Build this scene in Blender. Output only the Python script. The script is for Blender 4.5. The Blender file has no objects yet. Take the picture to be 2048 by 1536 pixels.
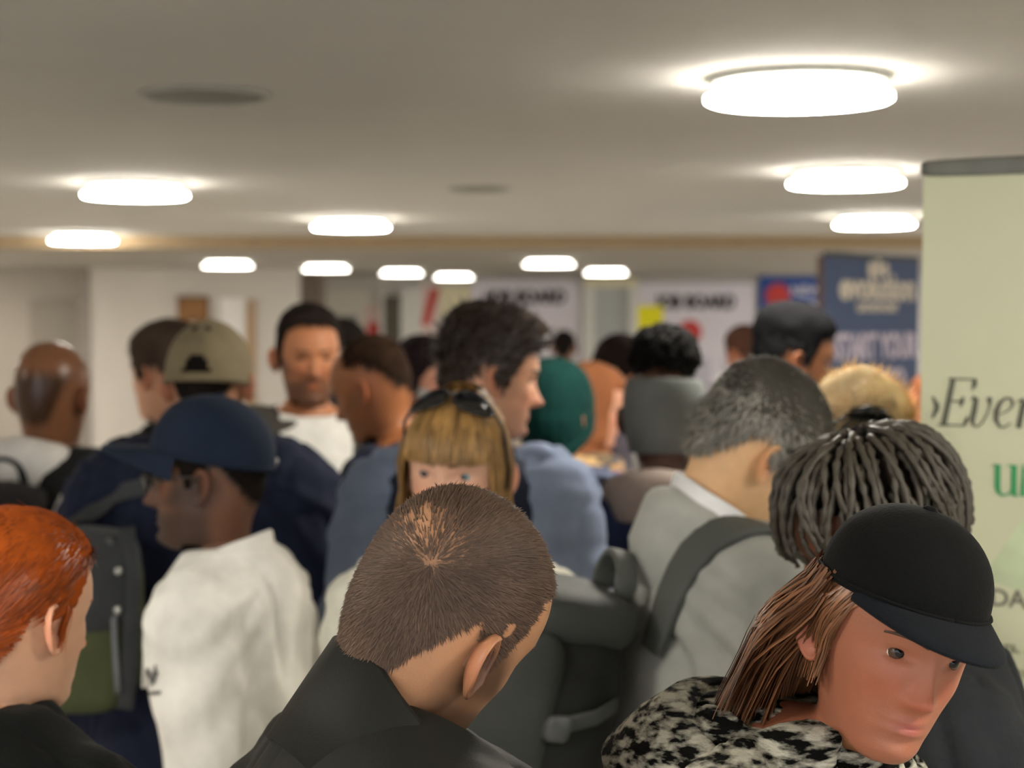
import bpy, bmesh, math, random
import numpy as np
from mathutils import Vector, Matrix
from mathutils.bvhtree import BVHTree

rng = np.random.default_rng(7)
random.seed(7)
SC = bpy.context.scene
COL = SC.collection
PI = math.pi

# ------------------------------------------------------------------ camera, world, exposure
FPX, W, H, HORIZON, CAMZ = 3400.0, 2048, 1536, 630.0, 1.90
TH = math.atan((H / 2 - HORIZON) / FPX)
cam = bpy.data.cameras.new('camera')
cam.sensor_width = 36.0
cam.lens = 36.0 * FPX / W
cam.clip_start = 0.05
cam.dof.use_dof = True
cam.dof.focus_distance = 1.60
cam.dof.aperture_fstop = 4.8
camo = bpy.data.objects.new('camera', cam)
COL.objects.link(camo)
camo.location = (0, 0, CAMZ)
camo.rotation_euler = (PI / 2 - TH, 0, 0)
SC.camera = camo
world = bpy.data.worlds.new('world')
SC.world = world
world.use_nodes = True
world.node_tree.nodes['Background'].inputs[0].default_value = (.9, .93, 1, 1)
world.node_tree.nodes['Background'].inputs[1].default_value = 1.2
SC.view_settings.view_transform = 'Standard'
SC.view_settings.look = 'None'
SC.view_settings.exposure = 1.3
SC.view_settings.gamma = 1.0
SC.view_settings.use_curve_mapping = False
SC.cycles.use_denoising = True
SC.cycles.max_bounces = 8
SC.cycles.diffuse_bounces = 5
LAMP = 30.0          # radiance of the ceiling lamps' diffusers
LAMP_COL = (1.0, .94, .83)


def at(px, py, Y):
    """the point that stands at depth Y and is seen at pixel px, py"""
    cx, cy = (px - W / 2) / FPX, -(py - H / 2) / FPX
    d = Vector((cx, math.cos(TH) + cy * math.sin(TH), -math.sin(TH) + cy * math.cos(TH)))
    t = Y / d.y
    return Vector((d.x * t, Y, CAMZ + d.z * t))


# ------------------------------------------------------------------ materials
def lin(h):
    h = h.lstrip('#')
    v = [int(h[i:i + 2], 16) / 255 for i in (0, 2, 4)]
    return tuple(x / 12.92 if x <= .04045 else ((x + .055) / 1.055) ** 2.4 for x in v) + (1,)


MATS = {}


def mat(name, col, rough=.7, var=.12, scale=14, bump=0.0, bscale=120, spec=.4, metal=0, emit=0, sheen=0, coat=0,
        attr=None, sss=0, island=0.0, col2=None, stretch=None, detail=5):
    if name in MATS:
        return MATS[name]
    m = bpy.data.materials.new(name)
    m.use_nodes = True
    nt = m.node_tree
    b = nt.nodes['Principled BSDF']
    b.inputs['Roughness'].default_value = rough
    b.inputs['Specular IOR Level'].default_value = spec
    b.inputs['Metallic'].default_value = metal
    c = lin(col) if isinstance(col, str) else tuple(col)[:3] + (1,)
    tc = nt.nodes.new('ShaderNodeTexCoord')
    mp = nt.nodes.new('ShaderNodeMapping')
    nt.links.new(tc.outputs['Object'], mp.inputs[0])
    if stretch:
        mp.inputs['Scale'].default_value = stretch
    n = nt.nodes.new('ShaderNodeTexNoise')
    n.inputs['Scale'].default_value = scale
    n.inputs['Detail'].default_value = detail
    nt.links.new(mp.outputs[0], n.inputs['Vector'])
    rmp = nt.nodes.new('ShaderNodeValToRGB')
    rmp.color_ramp.elements[0].position = .3
    rmp.color_ramp.elements[1].position = .7
    if col2:
        rmp.color_ramp.elements[0].color = c
        rmp.color_ramp.elements[1].color = lin(col2)
    else:
        rmp.color_ramp.elements[0].color = tuple(x * (1 - var) for x in c[:3]) + (1,)
        rmp.color_ramp.elements[1].color = tuple(min(1, x * (1 + var)) for x in c[:3]) + (1,)
    nt.links.new(n.outputs['Fac'], rmp.inputs['Fac'])
    out = rmp.outputs['Color']
    if attr:
        a = nt.nodes.new('ShaderNodeAttribute')
        a.attribute_name = attr
        mx = nt.nodes.new('ShaderNodeMix')
        mx.data_type = 'RGBA'
        mx.blend_type = 'MULTIPLY'
        mx.inputs['Factor'].default_value = 1
        nt.links.new(a.outputs['Color'], mx.inputs['A'])
        nt.links.new(out, mx.inputs['B'])
        out = mx.outputs['Result']
    if island:
        g = nt.nodes.new('ShaderNodeNewGeometry')
        mr = nt.nodes.new('ShaderNodeMapRange')
        mr.inputs['To Min'].default_value = 1 - island
        mr.inputs['To Max'].default_value = 1 + island
        nt.links.new(g.outputs['Random Per Island'], mr.inputs['Value'])
        mx = nt.nodes.new('ShaderNodeVectorMath')
        mx.operation = 'SCALE'
        nt.links.new(out, mx.inputs[0])
        nt.links.new(mr.outputs[0], mx.inputs['Scale'])
        out = mx.outputs[0]
    nt.links.new(out, b.inputs['Base Color'])
    if bump:
        n2 = nt.nodes.new('ShaderNodeTexNoise')
        n2.inputs['Scale'].default_value = bscale
        n2.inputs['Detail'].default_value = 4
        nt.links.new(mp.outputs[0], n2.inputs['Vector'])
        bp = nt.nodes.new('ShaderNodeBump')
        bp.inputs['Strength'].default_value = bump
        bp.inputs['Distance'].default_value = .004
        nt.links.new(n2.outputs['Fac'], bp.inputs['Height'])
        nt.links.new(bp.outputs[0], b.inputs['Normal'])
    if emit:
        b.inputs['Emission Color'].default_value = LAMP_COL + (1,)
        b.inputs['Emission Strength'].default_value = emit
    if sheen:
        b.inputs['Sheen Weight'].default_value = sheen
    if coat:
        b.inputs['Coat Weight'].default_value = coat
    if sss:
        b.inputs['Subsurface Weight'].default_value = sss
        b.inputs['Subsurface Radius'].default_value = (.012, .005, .003)
        b.inputs['Subsurface Scale'].default_value = .5
    MATS[name] = m
    return m


def fabric(name, col, **k):
    k.setdefault('rough', .85)
    k.setdefault('bump', .35)
    k.setdefault('bscale', 260)
    k.setdefault('spec', .14)
    k.setdefault('sheen', .02)
    return mat(name, col, **k)


def hairmat(name, col, **k):
    k.setdefault('rough', .45)
    k.setdefault('spec', .4)
    k.setdefault('island', .35)
    k.setdefault('var', .25)
    return mat(name, col, **k)


SKIN = mat('skin', (1, 1, 1), rough=.48, var=.07, scale=60, attr='tint', bump=.12, bscale=420, spec=.45, sss=.15)
SKIN_SHINY = mat('skin_shiny', (1, 1, 1), rough=.3, var=.05, scale=60, attr='tint', bump=.05, bscale=420, spec=.3, sss=.1)
EYEW = mat('eye_white', '#d9d2c8', rough=.2, var=.03)
PUPIL = mat('pupil', '#0b0a0a', rough=.1, var=0)
BLACK_PLASTIC = mat('black_plastic', '#151515', rough=.25, spec=.5, var=.05)
WHITE_PLASTIC = mat('white_plastic', '#c9cac4', rough=.4, var=.04)
STEEL = mat('steel', '#a9aaa6', rough=.3, metal=.9, var=.05)


# ------------------------------------------------------------------ mesh helpers
def sm(a, b, x):
    t = np.clip((x - a) / (b - a), 0, 1)
    return t * t * (3 - 2 * t)


def hermite(x, xs, ys):
    xs, ys = np.asarray(xs, float), np.asarray(ys, float)
    m = np.gradient(ys, xs)
    x = np.clip(np.asarray(x, float), xs[0], xs[-1])
    i = np.clip(np.searchsorted(xs, x) - 1, 0, len(xs) - 2)
    h = xs[i + 1] - xs[i]
    t = (x - xs[i]) / h
    return ((2 * t ** 3 - 3 * t ** 2 + 1) * ys[i] + (t ** 3 - 2 * t ** 2 + t) * h * m[i]
            + (-2 * t ** 3 + 3 * t ** 2) * ys[i + 1] + (t ** 3 - t ** 2) * h * m[i + 1])


_T = rng.random((32, 32, 32))


def vnoise(p):
    """smooth value noise in -1..1 at points p (N,3)"""
    p = np.asarray(p, float)
    i = np.floor(p).astype(int)
    f = p - i
    f = f * f * (3 - 2 * f)
    out = 0
    for a in (0, 1):
        for b in (0, 1):
            for c in (0, 1):
                w = (f[..., 0] if a else 1 - f[..., 0]) * (f[..., 1] if b else 1 - f[..., 1]) * (f[..., 2] if c else 1 - f[..., 2])
                out = out + w * _T[(i[..., 0] + a) % 32, (i[..., 1] + b) % 32, (i[..., 2] + c) % 32]
    return out * 2 - 1


def Rx(d):
    a = math.radians(d); c, s = math.cos(a), math.sin(a)
    return np.array([[1, 0, 0], [0, c, -s], [0, s, c]])


def Ry(d):
    a = math.radians(d); c, s = math.cos(a), math.sin(a)
    return np.array([[c, 0, s], [0, 1, 0], [-s, 0, c]])


def Rz(d):
    a = math.radians(d); c, s = math.cos(a), math.sin(a)
    return np.array([[c, -s, 0], [s, c, 0], [0, 0, 1]])


class MB:
    """collects pieces of geometry for one mesh"""
    def __init__(self):
        self.v, self.f, self.n = [], [], 0

    def add(self, v, f):
        v = np.asarray(v, float).reshape(-1, 3)
        self.v.append(v)
        n = self.n
        self.f.extend([tuple(i + n for i in q) for q in f])
        self.n += len(v)
        return self

    def verts(self):
        return np.concatenate(self.v) if self.v else np.zeros((0, 3))


def grid(V, closed_u=False, closed_v=False, cap0=False, cap1=False):
    """V (n,m,3): rows u, columns v"""
    n, m = V.shape[:2]
    f = []
    for i in range(n if closed_u else n - 1):
        i2 = (i + 1) % n
        for j in range(m if closed_v else m - 1):
            j2 = (j + 1) % m
            f.append((i * m + j, i * m + j2, i2 * m + j2, i2 * m + j))
    if cap0:
        f.append(tuple(range(m))[::-1])
    if cap1:
        f.append(tuple((n - 1) * m + j for j in range(m)))
    return V.reshape(-1, 3), f


def tube(path, r, seg=8, flat=1.0, up=(0, 0, 1), cap=True):
    """closed tube along path with radius r (scalar or list), flat squashes it along 'up'"""
    P = np.asarray(path, float)
    n = len(P)
    r = np.broadcast_to(np.asarray(r, float), (n,))
    T = np.gradient(P, axis=0)
    T /= np.linalg.norm(T, axis=1)[:, None] + 1e-9
    U = np.broadcast_to(np.asarray(up, float), (n, 3))
    S = np.cross(T, U)
    bad = np.linalg.norm(S, axis=1) < 1e-3
    S[bad] = np.cross(T[bad], (0.0, 1.0, .01))
    S /= np.linalg.norm(S, axis=1)[:, None]
    N = np.cross(S, T)
    a = np.linspace(0, 2 * PI, seg, endpoint=False)
    V = P[:, None] + (S[:, None] * np.cos(a)[None, :, None] + N[:, None] * np.sin(a)[None, :, None] * flat) * r[:, None, None]
    return grid(V, closed_v=True, cap0=cap, cap1=cap)


def strip(path, normal, w, t):
    """flat strap along path; normal per point is its outer side"""
    P = np.asarray(path, float)
    n = len(P)
    T = np.gradient(P, axis=0)
    T /= np.linalg.norm(T, axis=1)[:, None] + 1e-9
    Nn = np.broadcast_to(np.asarray(normal, float), (n, 3))
    S = np.cross(T, Nn)
    S /= np.linalg.norm(S, axis=1)[:, None] + 1e-9
    N = np.cross(S, T)
    w = np.broadcast_to(np.asarray(w, float), (n,))
    pr = [(-.5, -.35), (-.42, -.5), (.42, -.5), (.5, -.35), (.5, .35), (.42, .5), (-.42, .5), (-.5, .35)]
    V = np.stack([P + S * (a * w)[:, None] + N * (b * t) for a, b in pr], 1)
    return grid(V, closed_v=True, cap0=True, cap1=True)


def boxv(lo, hi):
    x0, y0, z0 = lo; x1, y1, z1 = hi
    v = [(x0, y0, z0), (x1, y0, z0), (x1, y1, z0), (x0, y1, z0), (x0, y0, z1), (x1, y0, z1), (x1, y1, z1), (x0, y1, z1)]
    f = [(3, 2, 1, 0), (4, 5, 6, 7), (0, 1, 5, 4), (1, 2, 6, 5), (2, 3, 7, 6), (3, 0, 4, 7)]
    return v, f


def rbox(c, s, p=5, n=14):
    """rounded box: superellipsoid, centre c, half sizes s"""
    u = np.linspace(-PI / 2, PI / 2, n)
    v = np.linspace(0, 2 * PI, 2 * n, endpoint=False)
    g = lambda t: np.sign(t) * np.abs(t) ** (2 / p)
    V = np.stack([g(np.cos(u))[:, None] * g(np.cos(v))[None], g(np.cos(u))[:, None] * g(np.sin(v))[None],
                  np.broadcast_to(g(np.sin(u))[:, None], (n, 2 * n))], -1)
    return grid(V * np.asarray(s) + np.asarray(c), closed_v=True, cap0=True, cap1=True)


def new_mesh(name, v, f):
    me = bpy.data.meshes.new(name)
    v = np.asarray(v, float)
    me.from_pydata(v.tolist(), [], f)
    me.update()
    return me


def link(name, me, m, parent=None, smooth=True, label=None, kind=None):
    o = bpy.data.objects.new(name, me)
    COL.objects.link(o)
    for x in (m if isinstance(m, (list, tuple)) else [m]):
        me.materials.append(x)
    if parent is not None:
        o.parent = parent
    if smooth:
        me.polygons.foreach_set('use_smooth', [True] * len(me.polygons))
    if label:
        o['label'] = label
    if kind:
        o['kind'] = kind
    return o


def obj(name, mb, m, parent=None, smooth=True, label=None, kind=None):
    v, f = (mb.verts(), mb.f) if isinstance(mb, MB) else mb
    return link(name, new_mesh(name, v, f), m, parent, smooth, label, kind)


def thing(name, label, cat, loc=(0, 0, 0), rotz=0, group=None):
    o = bpy.data.objects.new(name, None)
    o.empty_display_size = .1
    COL.objects.link(o)
    o.location = loc
    o.rotation_euler = (0, 0, rotz)
    o['label'] = label
    o['category'] = cat
    if group:
        o['group'] = group
    return o


def tag(o, label, cat, group=None):
    o['label'] = label
    o['category'] = cat
    if group:
        o['group'] = group
    return o


def struct(name, mb, m, smooth=False):
    o = obj(name, mb, m, smooth=smooth)
    o['kind'] = 'structure'
    return o


def evaluated(v, f, mods, other=None):
    """run modifiers on a temporary object, return vertices and faces"""
    me = new_mesh('temporary', v, f)
    o = bpy.data.objects.new('temporary', me)
    COL.objects.link(o)
    tmp = [o]
    for kind, kw in mods:
        md = o.modifiers.new(kind, kind)
        for k, x in kw.items():
            if k == 'object':
                m2 = new_mesh('temporary', *x)
                x = bpy.data.objects.new('temporary', m2)
                COL.objects.link(x)
                tmp.append(x)
            setattr(md, k, x)
    dg = bpy.context.evaluated_depsgraph_get()
    dg.update()
    r = bpy.data.meshes.new_from_object(o.evaluated_get(dg))
    n = len(r.vertices)
    V = np.empty(n * 3)
    r.vertices.foreach_get('co', V)
    F = [tuple(p.vertices) for p in r.polygons]
    bpy.data.meshes.remove(r)
    for t in tmp:
        d = t.data
        bpy.data.objects.remove(t)
        bpy.data.meshes.remove(d)
    return V.reshape(-1, 3), F


# ------------------------------------------------------------------ the human figure
# rest pose: 1.75 m tall, faces +y, feet at z = 0, eye level 1.635
EYE = 1.635
TAB = np.array([  # z, front, back, half width, centre y
    (.77, .05, .06, .10, -.03), (.80, .085, .10, .155, -.03), (.87, .10, .12, .172, -.03), (.95, .105, .112, .168, -.03),
    (1.08, .108, .09, .15, -.03), (1.25, .118, .10, .165, -.03), (1.36, .105, .105, .178, -.03), (1.40, .09, .10, .165, -.03),
    (1.43, .075, .09, .132, -.03), (1.45, .064, .082, .098, -.03), (1.465, .056, .076, .077, -.028), (1.485, .047, .068, .061, -.022),
    (1.503, .046, .066, .0555, -.012), (1.510, .055, .064, .0535, -.007), (1.5155, .068, .0635, .0525, -.004),
    (1.522, .0765, .064, .053, -.002), (1.532, .0815, .066, .0555, 0), (1.545, .0818, .0685, .0588, 0), (1.56, .083, .0735, .0622, 0),
    (1.575, .0826, .081, .0658, 0), (1.59, .083, .089, .0692, 0), (1.61, .084, .0965, .0726, 0), (1.63, .086, .1005, .0750, 0),
    (1.645, .089, .102, .0763, 0), (1.66, .091, .103, .0768, 0)])
VZ, VT = 1.66, EYE + .118


class Head:
    """surface of head, neck and trunk for one person"""
    def __init__(s, female=False, nose=1.0, jaw=1.0, heavy=1.0):
        s.female, s.nose, s.heavy = female, nose * (.85 if female else 1), heavy
        T = TAB.copy()
        z = T[:, 0]
        if female:
            T[:, 3] *= np.interp(z, [.8, .95, 1.08, 1.4, 1.47, 1.5, 1.53, 1.6], [1.0, 1.0, .92, .88, .85, .85, .90, .97])
            T[:, 1] *= np.interp(z, [1.08, 1.25, 1.4, 1.5, 1.52, 1.6], [.95, 1.08, .95, .9, .94, .99])
            T[:, 2] *= np.interp(z, [1.4, 1.5, 1.6], [.9, .88, 1.0])
        T[:, 1:4] *= np.interp(z, [.8, 1.35, 1.45, 1.52, 1.6], [heavy, heavy, (1 + heavy) / 2, 1 + (heavy - 1) * .5, 1])[:, None]
        T[:, 3] *= np.interp(z, [1.50, 1.52, 1.57, 1.62], [1, jaw, jaw, 1])
        s.T = T

    def dims(s, z):
        z = np.asarray(z, float)
        o = [hermite(np.minimum(z, VZ), s.T[:, 0], s.T[:, k]) for k in (1, 2, 3, 4)]
        u = np.clip((z - VZ) / (VT - VZ), 0, 1)
        g = np.sqrt(np.clip(1 - u ** 2.25, 0, 1))
        return o[0] * g, o[1] * g, o[2] * g, o[3] - .014 * u ** 2

    def feat(s, x, z):
        z = z - EYE
        g = lambda a, q: np.exp(-(a / q) ** 2)
        ax = np.abs(x)
        N = hermite(z, [-.062, -.055, -.049, -.044, -.038, -.03, -.015, 0, .012, .02], [0, .002, .012, .0245, .0265, .0205, .011, .004, .001, 0])
        d = s.nose * N * g(x, np.interp(z, [-.05, -.04, -.02, .01], [.0125, .012, .009, .009]))
        d = d + .005 * s.nose * g(ax - .0145, .006) * g(z + .043, .007)
        d -= .0105 * g(ax - .031, .0160) * g(z - .001, .0100)
        d += .0035 * g(ax - .031, .0145) * g(z - .0085 + 9 * (ax - .031) ** 2, .0032) + .002 * g(ax - .031, .0145) * g(z + .0085, .003)
        d += (.0015 if s.female else .004) * g(ax - .028, .022) * g(z - .0195, .007)
        d += .0035 * g(ax - .043, .016) * g(z + .028, .015)
        d += .0045 * g(z + .0655, .0045) * g(x, .019) + .005 * g(z + .0765, .005) * g(x, .018)
        d -= .0045 * g(z + .0708, .0020) * g(x, .021)
        d -= .003 * g(z + .087, .006) * g(x, .02)
        d += (.003 if s.female else .006) * g(z + .103, .012) * g(x, .018)
        return d

    def surf(s, phi, z, off=0.0):
        """points for angle phi (0 in front, + to the figure's right) at height z"""
        F, B, Wd, c = s.dims(z)
        co, si = np.cos(phi), np.sin(phi)
        x = (Wd + off) * si
        y = c + np.where(co > 0, F + off, B + off) * co
        y = y + s.feat(x, z) * sm(.0, .3, co) * sm(1.49, 1.51, z)
        return np.stack(np.broadcast_arrays(x, y, z + 0 * x), -1)

    def front(s, x, z, off=0.0):
        F, B, Wd, c = s.dims(z)
        y = c + F * np.sqrt(np.clip(1 - (x / Wd) ** 2, 0, 1)) + s.feat(x, z) + off
        return np.stack(np.broadcast_arrays(x, y, z + 0 * x), -1)


def columns(n):
    t = np.linspace(0, 2 * PI, n, endpoint=False)
    return t - .42 * np.sin(t)


def head_rings(dz):
    a = np.arange(1.495, VZ, dz)
    th = np.linspace(0, PI / 2, max(8, int(.13 / dz)))[:-1]
    return np.concatenate([a, VZ + (VT - VZ) * np.sin(th), [VT - 2e-5]])


def surf_grid(h, zs, n, off=0.0):
    ph = columns(n)
    return h.surf(ph[None, :], zs[:, None], off), ph


def grid_normals(V):
    du = np.roll(V, -1, 1) - np.roll(V, 1, 1)
    dv = np.gradient(V, axis=0)
    n = np.cross(du, dv)
    l = np.linalg.norm(n, axis=-1, keepdims=True)
    n = n / (l + 1e-12)
    n[-1] = (0, 0, 1)
    out = V - np.array([0, -.0, 1.6])
    if (n * out)[:-1].sum() < 0:
        n[:-1] *= -1
    return n


def ear(h, side, n=22):
    a = np.linspace(0, 2 * PI, n, endpoint=False)
    prof = [(.02, .004), (.3, .003), (.5, .0035), (.62, .0095), (.76, .0085), (.86, .013), (.95, .0145), (1.0, .0105), (.97, .004), (.7, -.006), (.05, -.016)]
    rows = []
    for r, hh in prof:
        b = .0175 * r * np.cos(a) * (1 + .22 * np.sin(a))
        u = .0325 * r * np.sin(a)
        lob = sm(-.3, -.9, np.sin(a))
        q = hh * (1 - .3 * lob) + (b + .0175) * .55 - .004
        q = np.where((np.cos(a) < -.3) & (np.sin(a) > -.5), q - .004 * r, q)
        rows.append((b, u, q))
    V = np.array([np.stack(x, -1) for x in rows])
    t = math.radians(10)
    b, u, q = V[..., 0], V[..., 1], V[..., 2]
    b2, u2 = b * math.cos(t) + u * math.sin(t), -b * math.sin(t) + u * math.cos(t)
    xe = float(h.dims(EYE - .012)[2]) - .002
    P = np.stack([side * (xe + q), -.010 - b2, EYE - .014 + u2], -1)
    v, f = grid(P, closed_v=True, cap0=True, cap1=True)
    if side < 0:
        f = [x[::-1] for x in f]
    return v, f


ARM_REST = dict(sh=(.160, -.03, 1.362), el=(.225, -.055, 1.10), wr=(.235, .03, .865))


def limb(pts, rad, seg=12, sub=5):
    P = np.array(pts, float)
    k = np.arange(len(P))
    t = np.linspace(0, len(P) - 1, (len(P) - 1) * sub + 1)
    Q = np.stack([hermite(t, k, P[:, i]) for i in range(3)], -1)
    return tube(Q, hermite(t, k, rad), seg)


def arm_parts(a, side, heavy=1.0, ease=0.0, hand=True):
    sh, el, wr = (np.array(a[k], float) * (side, 1, 1) for k in ('sh', 'el', 'wr'))
    inner = np.array([side * .07, -.03, 1.372])
    mb = MB()
    r = np.array([.045, .057, .050, .041, .040, .027]) * heavy + ease
    mb.add(*limb([inner, sh, (sh + el) / 2 + (side * .006, 0, 0), el, el * .6 + wr * .4, wr], r))
    if hand:
        d = (wr - el) / np.linalg.norm(wr - el)
        back = np.array(a.get('palm', (side, 0, 0)), float)        # direction the back of the hand faces
        back -= d * back.dot(d); back /= np.linalg.norm(back)
        s = np.cross(d, back)
        if s[1] < 0 and 'palm' not in a:
            s = -s
        s = s * a.get('thumb', 1)
        v, f = tube([wr - d * .02, wr + d * .01, wr + d * .04, wr + d * .075, wr + d * .095], [.024, .028, .038, .041, .030], 10, .42, back)
        mb.add(v, f)
        cu = a.get('curl', .5)
        for q, (o, L) in enumerate(((.030, .068), (.010, .078), (-.010, .072), (-.029, .056))):
            p0 = wr + d * .075 + s * o
            dirs, p = [], [p0]
            for j, k in enumerate((.5, .9, 1.3)):
                g = cu * k
                dd = d * math.cos(g) - back * math.sin(g)
                p.append(p[-1] + dd * L * (.5, .3, .22)[j])
            mb.add(*tube([p0 - d * .02] + p, [.0095, .0095, .009, .0082, .0065], 7))
        t0 = wr + d * .02 + s * .022
        td = d * .6 + s * .75 - back * .35
        td /= np.linalg.norm(td)
        t1 = t0 + td * .042
        mb.add(*tube([t0 - td * .015, t0, t1, t1 + (td * .5 + d * .7 - back * .2) * .034], [.013, .0135, .011, .0075], 7))
    return mb


def leg_parts(ease=0.0, heavy=1.0, foot=True):
    mb = MB()
    for s in (-1, 1):
        mb.add(*limb([(s * .085, -.03, .92), (s * .095, -.03, .78), (s * .10, -.01, .48), (s * .105, -.045, .30), (s * .105, -.045, .085)],
                     np.array([.07, .085, .055, .052, .036]) * heavy + ease, 14))
        if foot:
            mb.add(*limb([(s * .105, -.075, .045), (s * .108, -.03, .055), (s * .115, .05, .04), (s * .12, .125, .025)], [.03, .04, .036, .02], 10))
    return mb


class Person:
    def __init__(s, label, px, py, Y, hyaw=0, pitch=0, roll=0, byaw=None, lean=3, skin='#c08d6e', female=False, res=1,
                 k=1.0, nose=1.0, jaw=1.0, heavy=1.0, arms=None, poke=0.0, sink=.03, shiny=False, width=1.0):
        s.h = Head(female, nose, jaw, heavy)
        s.res, s.k, s.lean, s.poke = res, k, lean, poke
        s.byaw = hyaw if byaw is None else byaw
        s.pitch, s.roll = pitch - lean * .75, roll
        s.hrel = ((hyaw - s.byaw + 180) % 360) - 180
        s.heavy, s.width, s.sink = heavy, width, sink
        s.scale = 1.0
        s.female = female
        s.skin = np.array(lin(skin)[:3])
        s.shiny = shiny
        s.arms = arms or [dict(ARM_REST), dict(ARM_REST)]         # right (+x), left (-x)
        c = s.head(np.array([[0, 0.0, EYE + .01]]))[0]
        T = at(px, py, Y)
        s.scale = T.z / c[2]
        c = c * s.scale
        r = Rz(-s.byaw)
        w = r @ c
        s.root = thing('person', label, 'person', (T.x - w[0], T.y - w[1], 0), math.radians(-s.byaw))
        s.world = Matrix.Translation(s.root.location) @ Matrix.Rotation(math.radians(-s.byaw), 4, 'Z')
        s.scalp = None
        s.stub = 0.0

    # --- posing (rest space -> local space of the root)
    def _lean(s, P):
        a = -math.radians(s.lean) * sm(.95, 1.30, P[:, 2])
        piv = np.array([0, -.03, .95])
        d = P - piv
        y = d[:, 1] * np.cos(a) - d[:, 2] * np.sin(a)
        z = d[:, 1] * np.sin(a) + d[:, 2] * np.cos(a)
        return np.stack([d[:, 0], y, z], -1) + piv

    def _head(s, P, w):
        ctr = np.array([0, -.005, EYE - .02])
        P = P + (P - ctr) * ((s.k - 1) * w)[:, None]
        piv = np.array([0, -.025, 1.50])
        d = P - piv
        out = np.empty_like(d)
        ws = np.round(w, 2)
        for q in np.unique(ws):
            i = ws == q
            R = Rz(-s.hrel * q) @ Rx(-s.pitch * q) @ Ry(s.roll * q)
            out[i] = d[i] @ R.T
        out = out + piv
        out[:, 1] += s.poke * w
        out[:, 2] -= s.sink * w
        return out

    def weight(s, P):
        return sm(1.445, 1.545, P[:, 2] + 1.0 * np.maximum(0, P[:, 1] - .03))

    def body_pose(s, P):
        P = np.asarray(P, float)
        return s._lean(s._head(P, s.weight(P))) * s.scale

    def head(s, P):
        P = np.asarray(P, float)
        return s._lean(s._head(P, np.ones(len(P)))) * s.scale

    def torso(s, P, w=0.0):
        P = np.asarray(P, float)
        if w:
            P = s._head(P, np.full(len(P), w))
        return s._lean(P) * s.scale

    # --- pieces
    def put(s, name, geo, m, parent=None, space='head', label=None, kind=None, smooth=True, w=0.0):
        v, f = (geo.verts(), geo.f) if isinstance(geo, MB) else geo
        v = np.asarray(v, float)
        v = s.head(v) if space == 'head' else s.torso(v, w)
        return obj(name, (v, f), m, parent or s.root, smooth, label, kind)

    def build_body(s, scalp=None, hair_col=None, stubble=0.0, stub_col='#3a2c22', lips=None, brow=None):
        h = s.h
        dz = (.0032, .006, .011)[s.res] if s.res < 3 else .014
        n = (112, 64, 36, 28)[s.res]
        zs = np.concatenate([[.77, .80, .87, .95, 1.02, 1.08, 1.16, 1.25, 1.31, 1.36, 1.40, 1.43, 1.445, 1.455, 1.465, 1.475, 1.485], head_rings(dz)])
        V, ph = surf_grid(h, zs, n)
        shrink = np.where(zs < 1.44, .012, 0.0)
        V[..., 0] -= shrink[:, None] * np.sin(ph)[None]
        V[..., 1] -= shrink[:, None] * np.cos(ph)[None]
        v, f = grid(V, closed_v=True, cap0=True, cap1=True)
        f = [x[::-1] for x in f]
        lm = MB()
        for i, sd in enumerate((1, -1)):
            p = arm_parts(s.arms[i], sd, s.heavy * (.85 if s.female else 1))
            lm.add(p.verts(), p.f)
        p = leg_parts()
        lm.add(p.verts(), p.f)
        vox = .0065 if s.res == 0 else .009 if s.res == 1 else .012
        L = evaluated(lm.verts(), lm.f, [('REMESH', dict(mode='VOXEL', voxel_size=vox)), ('SMOOTH', dict(iterations=2, factor=.4))])
        mods = [('BOOLEAN', dict(object=L, operation='UNION', solver='MANIFOLD'))]
        for sd in (1, -1):
            mods.append(('BOOLEAN', dict(object=ear(h, sd, 22 if s.res < 2 else 14), operation='UNION', solver='MANIFOLD')))
        V2, F2 = evaluated(v, f, mods)
        if len(V2) < len(v):
            print('union failed', s.root['label'], len(V2))
            mb = MB().add(v, f).add(*L)
            for sd in (1, -1):
                mb.add(*ear(h, sd))
            V2, F2 = mb.verts(), mb.f
        tint = np.tile(s.skin, (len(V2), 1))
        x, y, z = V2[:, 0], V2[:, 1], V2[:, 2] - EYE
        g = lambda a, q: np.exp(-(a / q) ** 2)
        fr = sm(.02, .06, y)
        red = np.clip(.5 * g(z + .035, .02) * g(np.abs(x) - .035, .02) * fr + .6 * g(z + .04, .014) * g(x, .016) * fr
                      + .7 * sm(.071, .08, np.abs(x)) * g(z + .014, .03) * g(y + .012, .04), 0, 1)[:, None]
        tint = tint * (1 - red) + tint * np.array([1.08, .72, .66]) * red
        lp = (g(z + .071, .0105) ** 2 * g(x, .021) ** 2 * fr)[:, None]
        lc = np.array(lin(lips)[:3]) if lips else s.skin * np.array([.88, .52, .48])
        tint = tint * (1 - lp) + lc * lp
        if stubble:
            phi = np.arctan2(x, y)
            q = sm(-.02, -.055, z + .045 * sm(.55, 1.35, np.abs(phi)) * -1) * sm(-.145, -.115, z) * sm(-.035, .0, y)
            q = q * (1 - .8 * lp[:, 0]) * (1 - .75 * g(z + .05, .01) * g(np.abs(x) - .045, .02))
            q = np.clip(q, 0, 1)[:, None] * stubble
            tint = tint * (1 - q) + np.array(lin(stub_col)[:3]) * q
        if scalp is not None and hair_col:
            q = np.clip(scalp(V2), 0, 1)[:, None] * .9
            tint = tint * (1 - q) + np.array(lin(hair_col)[:3]) * q
        me = new_mesh('body', s.body_pose(V2), F2)
        ca = me.color_attributes.new('tint', 'FLOAT_COLOR', 'POINT')
        ca.data.foreach_set('color', np.concatenate([tint, np.ones((len(V2), 1))], 1).ravel())
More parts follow.
